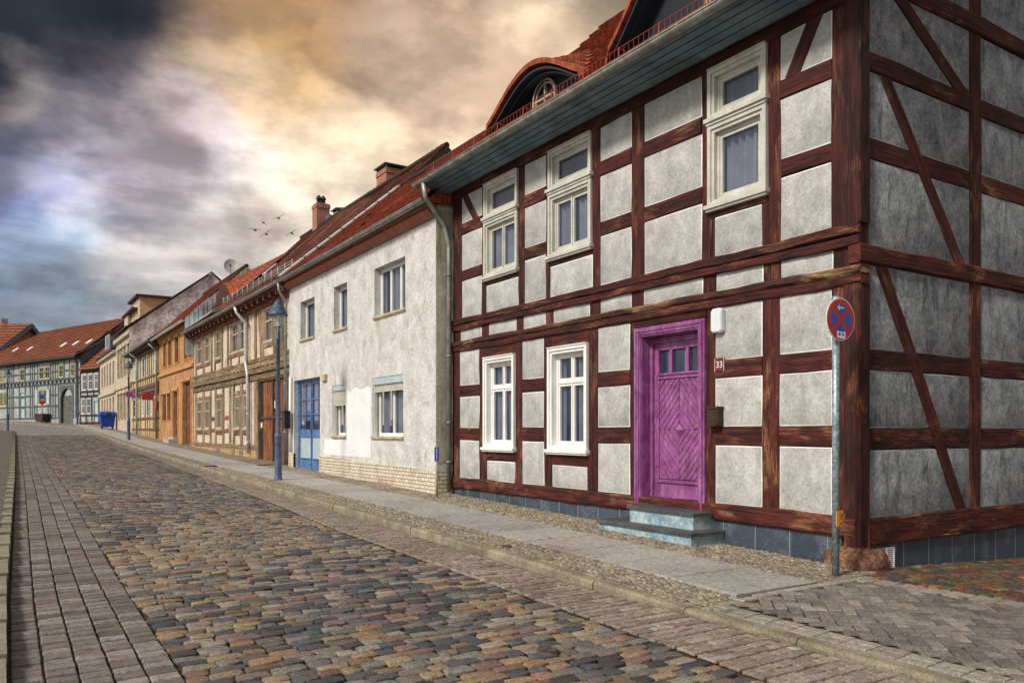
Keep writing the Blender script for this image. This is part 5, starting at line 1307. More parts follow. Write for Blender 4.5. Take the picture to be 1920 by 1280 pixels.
for a, b_, z0, z1 in [(a, b_, 3.42, 4.72) for a, b_ in dU]+[(304.3, 320, .5, 2.0), (324, 333.5, -.6, 2.05), (342, 358, -.9, 2.4)]:
    s0, s1 = pd(b_), pd(a); m_.fbox(FD, s0-.12, s0, z0, z1, 0, .03); m_.fbox(FD, s1, s1+.12, z0, z1, 0, .03); m_.fbox(FD, s0-.12, s1+.12, z1, z1+.14, 0, .06)
m_.build('architrave', 'plaster_ochre', Dh)
m_ = MB(); m_.fbox(FD, D0_, D1_, 2.98, 3.10, 0, .10); m_.fbox(FD, D0_, D1_, 3.10, 3.16, 0, .05); m_.fbox(FD, D0_, D1_, 4.95, 5.12, 0, .14); m_.fbox(FD, D0_, D1_, 4.86, 4.95, 0, .07); m_.build('string_course', 'plaster_ochre', Dh)
for a, b_, z0, z1 in ((324.5, 333, -.8, 2.0), (342.5, 357.5, -1.0, 2.35)):
    m_ = MB(); s0, s1 = pd(b_), pd(a); m_.ring(FD, s0, s1, z0, z1, .1, -.22, -.14, wb=.2); m_.fbox(FD, s0+.1, s1-.1, z0+.2, z1-.1, -.22, -.17); m_.fbox(FD, s0+.1, s1-.1, z0+1.2, z0+1.35, -.2, -.14); m_.fbox(FD, (s0+s1)/2-.04, (s0+s1)/2+.04, z0, z1-.1, -.2, -.13); m_.build('door', 'timber_brick', Dh)
m_ = MB(); m_.box(XD-.45, XD-.02, pd(333)-.2, pd(324.5)+.2, -1.0, g(44)+.17); m_.box(XD-.22, XD-.02, pd(333)-.1, pd(324.5)+.1, g(44)+.17, g(44)+.3); m_.build('doorstep', 'granite_slab', Dh)
gutter(Dh, [FD.P(D0_+.05, 5.10, .42), FD.P(D1_, 5.05, .42)], .08, mat='zinc_light')
rf = MB(); roofplane(rf, (7.05, D0_-.05, 5.13), (7.05, D1_+.05, 5.10), (9.9, D0_-.05, 7.85), (9.9, D1_+.05, 7.85), 14, .05)
rf.add([(9.9, D0_-.05, 7.85), (14, D0_-.05, 4.6), (14, D1_, 4.6), (9.9, D1_, 7.85)], [(0, 1, 2, 3)], [[(0, 0), (5, 0), (5, 9), (0, 9)]]); rf.tube([(9.9, D0_, 7.88), (9.9, D1_, 7.88)], .1, 8)
rfo = rf.build('roof', 'tile_red', Dh)
m_ = MB(); n = 14
for k in range(n): xa, xb = 7.1+(9.9-7.1)*k/n, 7.1+(9.9-7.1)*(k+1)/n; m_.add([(xa, D0_-.10, 3.5), (xb-.02, D0_-.10, 3.5), (xb-.02, D0_-.10-(.02 if k % 2 else 0), 5.1+(xb-7.05)*.954), (xa, D0_-.10-(.02 if k % 2 else 0), 5.1+(xa-7.05)*.954)], [(0, 1, 2, 3)])
m_.add([(9.9, D0_-.10, 3.5), (14, D0_-.1, 3.5), (14, D0_-.1, 4.6), (9.9, D0_-.1, 7.82)], [(0, 1, 2, 3)]); m_.build('gable_cladding', 'sheet_teal', Dh)
# satellite dish on the roof
y, t = onplane(433, 9.9); zc_ = (YH-500)/F*t
dt = thing('satellite_dish', 'grey satellite dish on a pole above the ridge of the orange house', 'satellite dish', (9.9, y, 7.9))
m_ = MB(); nrm = Vector((-.25, -.9, .35)).normalized(); ua = nrm.cross(Vector((0, 0, 1))).normalized(); ub = ua.cross(nrm); c0 = Vector((9.9, y, zc_)); V = []
for i in range(6):
    r_ = .40*i/5
    for k in range(20): an = 2*math.pi*k/20; V.append(c0+ua*math.cos(an)*r_*.85+ub*math.sin(an)*r_+nrm*(r_*r_*.55))
m_.add(V, [(i*20+k, i*20+(k+1) % 20, (i+1)*20+(k+1) % 20, (i+1)*20+k) for i in range(5) for k in range(20)], None, True); m_.build('dish', 'dish_grey', dt)
m_ = MB(); m_.tube([(9.9, y+.05, 7.8), (9.9, y+.05, zc_+.05)], .025, 8); m_.tube([c0-ub*.38, c0+nrm*.5-ub*.25], .012, 6); m_.build('mast', 'zinc', dt)
m_ = MB(); m_.tube([c0+nrm*.45-ub*.27, c0+nrm*.56-ub*.22], .035, 8); m_.build('feedhorn', 'dark_metal', dt)

# ================================================================ yellow half-timbered house
FE = Fac(7.5, 0, 0, 1, -1, 0); pe_ = lambda px: FE.s_(px); E0, E1 = D1_, pe_(248)
Eh = thing('yellow_timbered_house', 'yellow half-timbered house with white upper windows and a red shop sign', 'house', (7.5, 53, g(53)))
eU = [(251, 254.5), (256.5, 261), (266, 271.5), (275, 279), (290, 294.5)]; eL = [(250.5, 255), (257, 261), (266.5, 271), (275, 280), (283, 286)]
H = [(pe_(b_), pe_(a), 3.3, 4.55) for a, b_ in eU]+[(pe_(b_), pe_(a), .9, 2.1) for a, b_ in eL]+[(pe_(295.5), pe_(289), -.6, 1.9)]
w_ = MB(); wall(w_, FE, E0, E1, -1.2, 5.0, H, depth=.2); w_.build('wall', 'plaster_yellow', Eh)
tf = MB()
for px in (298, 293.5, 289, 284.5, 280.5, 277, 273, 268.5, 264.5, 259.5, 255.5, 250.8):
    s = pe_(px); timber(FE, s, 2.6, s, 5.0, .16, 'x', None, None, d0=-.02, d1=.03, mb=tf)
for px in (298, 288, 281.5, 277, 273, 264.5, 259.5, 255.5, 250.8): s = pe_(px); timber(FE, s, -.5, s, 2.2, .16, 'x', None, None, d0=-.02, d1=.03, mb=tf)
for z, w2 in ((3.22, .14), (2.68, .22), (2.4, .22), (2.15, .16), (4.72, .2), (.75, .14), (.1, .14)): timber(FE, E0, z, E1, z, w2, 'x', None, None, d0=-.02, d1=.035 if w2 < .2 else .09, mb=tf)
tf.build('timber_frame', 'timber_brown', Eh)
for a, b_ in eU+eL: z0, z1 = (3.3, 4.55) if (a, b_) in eU else (.9, 2.1); window(FE, Eh, pe_(b_), pe_(a), z0, z1, 'frame_white', .05, .03, .04, .05, 1, [0, .66, 1], True, False, None, False)
m_ = MB(); m_.fbox(FE, pe_(295.5), pe_(289), -.6, 1.9, -.18, -.12); m_.build('door', 'timber_plum', Eh)
plinth(FE, Eh, E0, E1, -.1, .3, 'brick_ochre', .02)
m_ = MB(); m_.fbox(FE, E0, E1, 4.9, 5.0, 0, .5); m_.build('eaves_board', 'timber_brown', Eh); gutter(Eh, [FE.P(E0, 5.05, .62), FE.P(E1, 5.0, .62)], .08, mat='zinc')
rf = MB(); roofplane(rf, (6.9, E0+.0, 5.08), (6.9, E1, 5.05), (10.2, E0, 7.5), (10.2, E1, 7.5), 12, .05); rf.add([(10.2, E0, 7.5), (14, E0, 4.6), (14, E1, 4.6), (10.2, E1, 7.5)], [(0, 1, 2, 3)]); rf.build('roof', 'tile_grey', Eh)
downspout(Eh, [FE.P(pe_(262.5), 4.95, .62), FE.P(pe_(262.5), 4.6, .2), FE.P(pe_(262.5), g(55)+.05, .2)], .06, mat='sheet_teal'); downspout(Eh, [FE.P(E0+.2, 4.9, .55), FE.P(E0+.2, 4.5, .12), FE.P(E0+.2, g(48)+.05, .12)], .06, mat='zinc')
m_ = MB(); s = pe_(288); m_.fbox(FE, s-.06, s+.06, 1.80, 2.18, .05, .62); so = m_.build('hanging_sign', 'banner_red', Eh)
m_ = MB(); m_.tube([FE.P(s, 2.24, .0), FE.P(s, 2.24, .68)], .02, 6); m_.build('sign_bracket', 'dark_metal', so)
m_ = MB(); m_.fbox(FE, pe_(296.8), pe_(291.5), 1.15, 1.72, .04, .10); m_.build('shop_banner', 'banner_red', Eh)

# ================================================================ tall beige house with the mottled gable
FF = Fac(7.5, 0, 0, 1, -1, 0); pf_ = lambda px: FF.s_(px); F0, F1 = E1, pf_(218)
Fh = thing('beige_town_house', 'tall beige stuccoed house with a mottled pinkish gable and a flat-roofed dormer', 'house', (7.5, 63, g(63)))
fU = [(221.5, 224.5), (227, 230), (233, 236.3), (240, 244)]
H = [(pf_(b_), pf_(a), 4.0, 6.0) for a, b_ in fU]+[(pf_(b_), pf_(a), .9, 2.7) for a, b_ in fU[:3]]+[(pf_(244.5), pf_(239.5), -.4, 2.7)]
w_ = MB(); wall(w_, FF, F0, F1, -1, 6.9, H, depth=.2); w_.build('wall', 'plaster_beige', Fh)
for a, b_ in fU: window(FF, Fh, pf_(b_), pf_(a), 4.0, 6.0, 'frame_grey', 0, 0, .1, .06, 2, [0, .66, 1], False, True, None, False)
for a, b_ in fU[:3]: window(FF, Fh, pf_(b_), pf_(a), .9, 2.7, 'frame_grey', 0, 0, .1, .06, 2, [0, .66, 1], False, True, None, False)
m_ = MB(); m_.fbox(FF, pf_(244.5), pf_(239.5), -.4, 2.7, -.19, -.13); m_.build('door', 'timber_plum', Fh)
m_ = MB(); m_.fbox(FF, F0, F1, 3.05, 3.3, 0, .16); m_.fbox(FF, F0, F1, 3.3, 3.4, 0, .08); m_.fbox(FF, F0, F1, 6.6, 6.95, 0, .22)
for a, b_ in fU:
    for z0, z1 in ((4.0, 6.0), (.9, 2.7)): s0, s1 = pf_(b_), pf_(a); m_.fbox(FF, s0-.2, s0-.02, z0, z1, 0, .05); m_.fbox(FF, s1+.02, s1+.2, z0, z1, 0, .05); m_.fbox(FF, s0-.25, s1+.25, z1+.02, z1+.25, 0, .12)
m_.build('moulding', 'plaster_beige', Fh)
m_ = MB(); y0 = F0-.02; m_.add([(7.48, y0, 3.5), (17.7, y0, 3.5), (17.7, y0, 6.9), (12.6, y0, 11.15), (7.3, y0, 6.95)], [(0, 1, 2, 3, 4)], [[(0, 0)]*5]); m_.build('gable_wall', 'plaster_pink', Fh)
rf = MB(); roofplane(rf, (7.1, F0+.02, 6.98), (7.1, F1, 6.98), (12.6, F0+.02, 11.15), (12.6, F1, 11.15), 8, .04, .4, .08); rf.add([(12.6, F0, 11.15), (18, F0, 6.9), (18, F1, 6.9), (12.6, F1, 11.15)], [(0, 1, 2, 3)])
rfo = rf.build('roof', 'tile_orange', Fh)
m_ = MB()
for (xa, za, xb, zb_) in ((7.2, 7.0, 12.6, 11.2), (17.8, 7.0, 12.6, 11.2)):
    a, b_ = Vector((xa, F0-.10, za)), Vector((xb, F0-.10, zb_)); m_.hexa([a, b_, b_+Vector((0, .2, 0)), a+Vector((0, .2, 0)), a+Vector((0, 0, .1)), b_+Vector((0, 0, .1)), b_+Vector((0, .2, .1)), a+Vector((0, .2, .1))])
m_.build('gable_coping', 'timber_plum', rfo)
m_ = MB(); m_.box(8.15, 11.5, 60.4, 64.5, 7.6, 9.32); do_ = m_.build('dormer', 'plaster_ochre_pale', Fh)
m_ = MB(); m_.box(7.9, 11.7, 60.2, 64.7, 9.32, 9.48); m_.box(7.75, 8.15, 61.2, 66.8, 8.55, 8.68); m_.build('dormer_roof', 'timber_plum', do_)
m_ = MB(); m_.box(7.9, 8.6, 64.6, 66.4, 7.2, 8.55); m_.build('dormer_bay', 'plaster_beige', do_)
FFd = Fac(8.15, 0, 0, 1, -1, 0); 
for s0 in (61.0, 62.7): window(FFd, do_, s0, s0+1.1, 8.1, 9.1, 'frame_white', .05, .03, .02, .05, 2, None, False, False, None, False)

# ================================================================ lower beige house
FG = Fac(7.5, 0, 0, 1, -1, 0); pg_ = lambda px: FG.s_(px); G0, G1 = F1, pg_(187.3)
Gh = thing('long_beige_house', 'lower beige house behind the blue waste container, with a small grey dormer', 'house', (7.5, 74, g(74)))
gU = [(190.5, 193), (195, 197.5), (200, 202.5), (205, 208), (211, 214)]
H = [(pg_(b_), pg_(a), z0, z1) for a, b_ in gU for z0, z1 in ((3.7, 5.5), (1.1, 2.7))]
w_ = MB(); wall(w_, FG, G0, G1, -.5, 6.2, H, depth=.2); w_.build('wall', 'plaster_beige', Gh)
for a, b_ in gU:
    for z0, z1 in ((3.7, 5.5), (1.1, 2.7)): window(FG, Gh, pg_(b_), pg_(a), z0, z1, 'frame_grey', 0, 0, .08, .07, 2, [0, .66, 1], False, False, None, False)
m_ = MB(); m_.fbox(FG, G0, G1, 2.95, 3.2, 0, .15); m_.fbox(FG, G0, G1, 6.0, 6.25, 0, .25); m_.build('moulding', 'plaster_beige', Gh)
rf = MB(); roofplane(rf, (7.15, G0, 6.25), (7.15, G1+.2, 6.25), (11.5, G0, 9.3), (11.5, G1+.2, 9.3), 8, .04, .4, .08); rf.add([(11.5, G0, 9.3), (16, G0, 6), (16, G1, 6), (11.5, G1, 9.3)], [(0, 1, 2, 3)]); rf.build('roof', 'tile_orange', Gh)
m_ = MB(); m_.fbox(FG, G0, G1, 6.22, 6.4, .22, .36); m_.build('gutter', 'dark_metal', Gh)
m_ = MB(); m_.box(7.45, 9.6, 71.5, 75.0, 6.5, 8.0); do_ = m_.build('dormer', 'tin_blue', Gh)
m_ = MB(); m_.add([(7.2, 71.2, 8.0), (7.2, 75.3, 8.0), (10.2, 75.3, 8.55), (10.2, 71.2, 8.55), (7.2, 71.2, 7.9), (10.2, 71.2, 8.0)], [(0, 1, 2, 3), (0, 3, 5, 4)], [[(0, 0), (4, 0), (4, 3), (0, 3)], [(0, 0)]*4]); m_.build('dormer_roof', 'tile_orange', do_)
FGd = Fac(7.45, 0, 0, 1, -1, 0); window(FGd, do_, 72.0, 74.4, 6.8, 7.85, 'frame_white', .08, .03, .02, .05, 2, None, False, False, None, False)
for k, y in enumerate((69.2, 77.5)):
    m_ = MB(); m_.box(9.0, 9.6, y, y+.6, 6.8, 8.9); m_.build('chimney', 'brick_red', Gh)

# ================================================================ grey-blue timbered house closing the street
OI = (6.26, 83.85); aI = Vector((-6.26, 16.75)).normalized(); FI = Fac(OI[0], OI[1], aI.x, aI.y, -aI.y, aI.x); pi_ = lambda px: FI.s_(px)
if FI.n[0] > 0: FI.n = (-FI.n[0], -FI.n[1])
Ih = thing('long_timbered_house', 'long pale blue-grey half-timbered house at the street bend with an arched gateway', 'house', (OI[0], OI[1], g(84)))
I1 = pi_(-60)
iU = [(0, 4), (5, 8.5), (37.5, 46.5), (73.5, 83), (84, 94), (110.5, 119.5), (132.5, 140)]; iL = [(0, 6), (7, 12.5), (72, 79.5), (81, 88)]
ga = (pi_(139), pi_(112))
H = [(pi_(b_), pi_(a), 5.1, 6.35) for a, b_ in iU]+[(pi_(b_), pi_(a), 2.6, 4.1) for a, b_ in iL]+[(pi_(46), pi_(38), 1.2, 3.9), (ga[0], ga[1], .3, 4.35)]
w_ = MB(); wall(w_, FI, 0, I1, -.2, 6.9, H, depth=.3); w_.build('wall', 'infill_blue', Ih)
tf = MB()
for px in (142.5, 130.5, 120.5, 109, 104, 99.5, 95.3, 71, 65, 61, 57, 47.5, 36.5, 26, 22.5, 18.5, 13.5, -6, -14, -22, -30, -40, -52):
    s = pi_(px); timber(FI, s, 4.95, s, 6.9, .2, 'x', None, None, d0=-.02, d1=.04, mb=tf)
for px in (142.5, 110, 104, 99.5, 95.3, 90.5, 69.5, 65, 61, 57, 47.5, 36.5, 25.5, 22.5, 18.5, 13.5, -6, -14, -22, -30, -40, -52):
    s = pi_(px); timber(FI, s, 1.2, s, 4.5, .2, 'x', None, None, d0=-.02, d1=.04, mb=tf)
for z, w2 in ((4.98, .2), (4.55, .18), (5.75, .14), (6.8, .25)): timber(FI, 0, z, I1, z, w2, 'x', None, None, d0=-.02, d1=.06, mb=tf)
for z in (3.5, 2.45, 1.25): timber(FI, ga[1]+.2, z, I1, z, .16, 'x', None, None, d0=-.02, d1=.045, mb=tf)
k = .3
while k < I1: tf.fbox(FI, k, k+.2, 4.64, 4.88, 0, .16); k += .85
tf.build('timber_frame', 'timber_grey', Ih)
for a, b_ in iU: window(FI, Ih, pi_(b_), pi_(a), 5.1, 6.35, 'frame_straw', .08, .05, .02, .06, 2, [0, .62, 1], False, False, None, False)
for a, b_ in iL: window(FI, Ih, pi_(b_), pi_(a), 2.6, 4.1, 'frame_straw', .08, .05, .02, .06, 2, [0, .55, 1], False, True, None, False)
for a, b_ in ((67, 71.5), (89, 94)): m_ = MB(); m_.fbox(FI, pi_(b_), pi_(a), 2.6, 4.1, .045, .09); m_.build('shutter', 'pale_blue_paint', Ih)
m_ = MB(); m_.fbox(FI, pi_(46), pi_(38), 1.2, 3.9, -.2, -.1)
for k in range(9): timber(FI, pi_(46), 1.3+k*.27, pi_(38), 1.5+k*.27, .1, 'x', None, None, d0=-.1, d1=-.06, mb=m_, jit=0)
m_.build('door', 'pale_blue_paint', Ih)
# arched gateway
m_ = MB(); gc, gr_ = (ga[0]+ga[1])/2, (ga[1]-ga[0])/2; gz = 4.3-gr_*.9; n = 14
for k in range(n):
    a0, a1 = math.pi*k/n, math.pi*(k+1)/n
    p = [(gc+math.cos(a)*gr_, gz+math.sin(a)*gr_*.9) for a in (a0, a1)]; q = [(gc+math.cos(a)*(gr_-.28), gz+math.sin(a)*(gr_-.28)*.9) for a in (a0, a1)]
    m_.add([FI.P(*p[0], .03), FI.P(*p[1], .03), FI.P(*q[1], .03), FI.P(*q[0], .03), FI.P(*q[0], -.3), FI.P(*q[1], -.3)], [(0, 1, 2, 3), (3, 2, 5, 4)])
    m_.add([FI.P(*p[0], .0), FI.P(*p[1], .0), FI.P(p[1][0], 4.36, .0), FI.P(p[0][0], 4.36, .0)], [(0, 1, 2, 3)])
for s0, s1 in ((ga[0], ga[0]+.28), (ga[1]-.28, ga[1])): m_.fbox(FI, s0, s1, .3, gz, -.3, .03)
m_.build('gate_arch', 'timber_grey', Ih)
m_ = MB(); k = 0
for sg in (0, 1):
    s0, s1 = (ga[0]+.28, gc-.02) if sg == 0 else (gc+.02, ga[1]-.28); z = -.6
    m_.fbox(FI, s0, s1, .4, gz, -.32, -.26)
    while z < 4.6:
        za, zb_ = z, z+(s1-s0)*1.1
        p, q = (s0, za), (s1, zb_)
        if za > .55 and zb_ < gz+.35: timber(FI, p[0], p[1], q[0], q[1], .2, 'x', None, None, d0=-.26, d1=-.2, mb=m_, jit=.003)
        elif za > .55: t_ = max(0.05, (gz+.35-za)/(zb_-za)); (t_ > .1 and za < gz+.3) and timber(FI, p[0], p[1], p[0]+(q[0]-p[0])*t_, za+(zb_-za)*t_, .2, 'x', None, None, d0=-.26, d1=-.2, mb=m_, jit=.003)
        elif zb_ > .6: t_ = (.6-za)/(zb_-za); timber(FI, p[0]+(q[0]-p[0])*t_, .6, q[0], q[1], .2, 'x', None, None, d0=-.26, d1=-.2, mb=m_, jit=.003)
        z += .27
m_.build('gate', 'gate_grey', Ih)
m_ = MB(); m_.fbox(FI, ga[0], ga[1], 0, 4.36, -1.6, -1.5); m_.build('gateway_dark', 'black_void', Ih)
m_ = MB(); m_.fbox(FI, -.0, ga[0]-.02, -.2, 1.15, 0, .08); m_.fbox(FI, ga[1]+.02, I1, -.2, 1.15, 0, .08); m_.build('plinth', 'infill_blue', Ih)
# roof
def PI(s, z, d): return Vector(FI.P(s, z, d))
dR = 5.2
for k in range(60):
    dR = 3+k*.1; a_, t_ = None, None; q = PI(0, 0, -dR); dep = q.x*SN+q.y*CS; px_ = 960+F*(q.x*CS-q.y*SN)/dep
    if px_ >= 243: break
zR = (YH-594)/F*dep
sL = 0
while sL < 40:
    q = PI(sL, 0, -dR); dep2 = q.x*SN+q.y*CS
    if 960+F*(q.x*CS-q.y*SN)/dep2 <= 84: break
    sL += .1
rf = MB(); roofplane(rf, PI(-.25, 7.0, .55), PI(sL+7, 7.0, .55), PI(-.25, zR, -dR), PI(sL, zR, -dR), 16, .06, .5, .10)
rf.add([PI(sL+7, 7.0, .5), PI(sL+7, 7.0, -2*dR), PI(sL, zR, -dR)], [(0, 1, 2)], [[(0, 0), (8, 0), (4, 5)]]); rf.add([PI(-.25, zR, -dR), PI(sL, zR, -dR), PI(sL+7, 7, -2*dR), PI(-.25, 7, -2*dR)], [(0, 1, 2, 3)])
rfo = rf.build('roof', 'tile_orange', Ih)
m_ = MB(); m_.add([PI(-.05, -.2, 0), PI(-.05, -.2, -2*dR), PI(-.05, 7.0, -2*dR), PI(-.05, zR-.1, -dR), PI(-.05, 7.0, 0)], [(0, 1, 2, 3, 4)]); m_.build('gable_wall', 'tin_blue', Ih)
m_ = MB()
for k in range(8):
    u0, u1 = k/8, (k+1)/8; f_ = lambda u: PI(-.4, 7.0, .6).lerp(PI(-.4, zR, -dR), u)-Vector((0, 0, .45*math.sin(math.pi*u)))
    a, b_ = f_(u0), f_(u1); m_.hexa([a, b_, b_+Vector((-.0, .25, 0)), a+Vector((0, .25, 0)), a+Vector((0, 0, .28)), b_+Vector((0, 0, .28)), b_+Vector((0, .25, .28)), a+Vector((0, .25, .28))])
m_.build('bargeboard', 'tin_blue', rfo)
m_ = MB(); m_.fbox(FI, -.2, I1, 6.85, 6.98, 0, .6); m_.build('gutter', 'dark_metal', Ih)
for (px, py) in ((31, 657), (58, 655), (121, 648), (144, 645), (169, 642)):
    for it in range(400):
        v = it/400; found = None
        q0 = PI(0, 7+(zR-7)*v, .55-(dR+.55)*v)
        dx, dy = ray(px); nx, ny = FI.n; k_ = ((q0.x)*nx+(q0.y)*ny)/(dx*nx+dy*ny)
        if (YH-py)/F*k_ <= q0.z: break
    c0 = Vector((dx*k_, dy*k_, q0.z)); up_ = (PI(0, zR, -dR)-PI(0, 7, .55)).normalized(); al = Vector((aI.x, aI.y, 0)); n_ = Vector((FI.n[0], FI.n[1], .9)).normalized()
    m_ = MB(); a, b_ = c0-al*.26-up_*.34, c0+al*.26-up_*.34; c_, d_ = c0+al*.26+up_*.34, c0-al*.26+up_*.34; e = n_*.16; m_.hexa([a+n_*.02, b_+n_*.02, c_+n_*.02, d_+n_*.02, a+e, b_+e, c_+e, d_+e]); m_.build('skylight', 'frame_white', rfo)
downspout(Ih, [FI.P(.35, 6.85, .5), FI.P(.35, 6.4, .12), FI.P(.35, .7, .12)], .07, mat='dark_metal')

# small dark-timbered house with white windows, right of it
H0 = pi_(187.5)
Hh = thing('small_timbered_house', 'small dark-timbered house with white lattice windows tucked beside the beige house', 'house', FI.P(H0/2, g(82)))
hU = [(154.5, 163), (165.5, 174.5), (177, 185)]; hL = [(153, 160.5), (162.5, 171)]
H = [(pi_(b_), pi_(a), 3.75, 5.2) for a, b_ in hU]+[(pi_(b_), pi_(a), 1.55, 3.0) for a, b_ in hL]+[(pi_(184), pi_(175.5), .5, 2.7)]
w_ = MB(); wall(w_, FI, H0, -.06, -.2, 5.6, H, depth=.3, d=-.01); w_.build('wall', 'infill_blue', Hh)
tf = MB()
for px in (150.8, 164.2, 175.8, 186.5): s = pi_(px); timber(FI, s, 3.0 if 0 else 3.3, s, 5.5, .16, 'x', None, None, d0=-.02, d1=.04, mb=tf)
for px in (151, 161.6, 172.5, 185.5): s = pi_(px); timber(FI, s, .6, s, 3.2, .16, 'x', None, None, d0=-.02, d1=.04, mb=tf)
for z, w2 in ((5.45, .2), (3.6, .14), (3.2, .22), (1.45, .14), (.75, .18)): timber(FI, H0, z, -.06, z, w2, 'x', None, None, d0=-.02, d1=.05, mb=tf)
tf.build('timber_frame', 'timber_plum', Hh)
for a, b_ in hU: window(FI, Hh, pi_(b_), pi_(a), 3.75, 5.2, 'frame_white', .07, .06, .02, .06, 2, [0, .6, 1], False, False, None, False)
for a, b_ in hL: window(FI, Hh, pi_(b_), pi_(a), 1.55, 3.0, 'frame_white', .07, .06, .02, .06, 2, [0, .55, 1], False, False, None, False)
m_ = MB(); m_.fbox(FI, pi_(184), pi_(175.5), .5, 2.7, -.2, -.1); m_.build('door', 'pale_blue_paint', Hh)
m_ = MB(); m_.fbox(FI, H0, -.1, -.2, .62, 0, .06); m_.build('plinth', 'brick_red', Hh)
rf = MB(); roofplane(rf, PI(H0-.3, 5.6, .35), PI(-.1, 5.6, .35), PI(H0-.3, 9.4, -3.6), PI(-.1, 9.4, -3.6), 6, .04, .4, .08); rf.build('roof', 'tile_orange', Hh)

# orange gabled house in the far left distance
J = thing('orange_gabled_house', 'far orange gabled house with a red roof and a brick chimney at the left edge', 'house', tuple(W(30, 780, 104)))
P_ = W(51.6, 611, 103); Lf = W(-60, 692, 99); Rf = W(95, 662, 107); dv = Vector((-14, 9, -.2))
m_ = MB(); bz = Vector((0, 0, 1)); dn_ = lambda p, z: Vector((p.x, p.y, z)); m_.add([dn_(Lf, .5), dn_(Rf, .5), Rf, P_, Lf], [(0, 1, 2, 3, 4)]); m_.build('gable_wall', 'plaster_ochre', J)
ov = Vector((.5, -1.0, 0)); rf = MB(); roofplane(rf, Lf+ov+(Lf-P_)*.02, Lf+dv, P_+ov+Vector((0, 0, .25)), P_+dv+Vector((0, 0, .25)), 10, .05, .55, .10); roofplane(rf, Rf+dv, Rf+ov, P_+dv+Vector((0, 0, .25)), P_+ov+Vector((0, 0, .25)), 10, .05, .55, .10); ro_ = rf.build('roof', 'tile_orange', J)
m_ = MB()
for q in (Lf, Rf): a, b_ = q+ov, P_+ov+Vector((0, 0, .2)); m_.hexa([a, b_, b_-ov*.2, a-ov*.2, a-Vector((0, 0, .5)), b_-Vector((0, 0, .5)), b_-ov*.2-Vector((0, 0, .5)), a-ov*.2-Vector((0, 0, .5))])
m_.build('verge_board', 'tin_blue', ro_)
c_ = W(9, 622, 110); m_ = MB(); m_.box(c_.x-.38, c_.x+.38, c_.y-.4, c_.y+.4, c_.z-2.5, (YH-598)/F*110); m_.build('chimney', 'brick_red', J)
m_ = MB(); L2, R2 = W(-60, 712, 97), W(58, 628, 101.5)
m_.hexa([L2, R2, R2+Vector((-1, 3, .3)), L2+Vector((-1, 3, .3)), L2+Vector((0, 0, .8)), R2+Vector((0, 0, .8)), R2+Vector((-1, 3, 1.1)), L2+Vector((-1, 3, 1.1))]) if 0 else None
# ================================================================ street lamps
def lamp(x, y, label, s=1.0):
    z0 = g(y); t_ = thing('street_lamp', label, 'street lamp', (x, y, z0), 'blue street lamps along the street')
    m_ = MB(); m_.lathe((x, y, z0), [(.10, -.05), (.10, .04), (.085, .06), (.083, 1.0), (.088, 1.02), (.088, 1.06), (.060, 1.09), (.056, 1.13), (.060, 1.15), (.046, 1.18), (.044, 3.30), (.062, 3.31), (.062, 3.35), (.050, 3.36), (.050, 3.52), (.030, 3.56), (.001, 3.57)], 18)
    m_.fbox(Fac(x, y, 0, 1, -1, 0), -.03, .03, .25, .6, .08, .087) if 0 else None
    m_.build('post', 'lamp_paint', t_)
    m_ = MB()
    for k in range(3):
        an = 2*math.pi*k/3+.5; m_.tube([(x, y, z0+3.54), (x+.07*math.cos(an), y+.07*math.sin(an), z0+3.62), (x+.155*math.cos(an), y+.155*math.sin(an), z0+3.90)], .009, 6)
    m_.lathe((x, y, z0), [(.001, 3.60), (.085, 3.61), (.09, 3.63), (.001, 3.64)], 16); m_.build('bracket', 'lamp_paint', t_)
    m_ = MB(); m_.lathe((x, y, z0), [(.085, 3.63), (.12, 3.76), (.165, 3.90)], 20); m_.build('lantern_glass', 'lamp_glass', t_)
    m_ = MB(); m_.lathe((x, y, z0), [(.02, 3.63), (.03, 3.68), (.03, 3.80), (.05, 3.83), (.05, 3.9)], 10); m_.build('lamp_bulb', 'enamel_white', t_)
    m_ = MB(); m_.lathe((x, y, z0), [(.001, 3.915), (.19, 3.90), (.222, 3.885), (.225, 3.91), (.20, 3.97), (.17, 4.02), (.150, 4.035), (.155, 4.05), (.14, 4.10), (.115, 4.135), (.098, 4.145), (.10, 4.16), (.085, 4.20), (.055, 4.235), (.035, 4.25), (.03, 4.27), (.001, 4.285)], 24)
    m_.build('hood', 'lamp_paint', t_)
    return t_
lamp(5.54, 18.85, 'nearest blue lamp post with a tiered hood, in front of the wooden gate')
l2 = lamp(5.82, 47.2, 'middle blue lamp post on the right pavement carrying a round no-stopping sign')
l3 = lamp(.45, 66.0, 'far blue lamp post at the left edge of the picture on the left pavement')

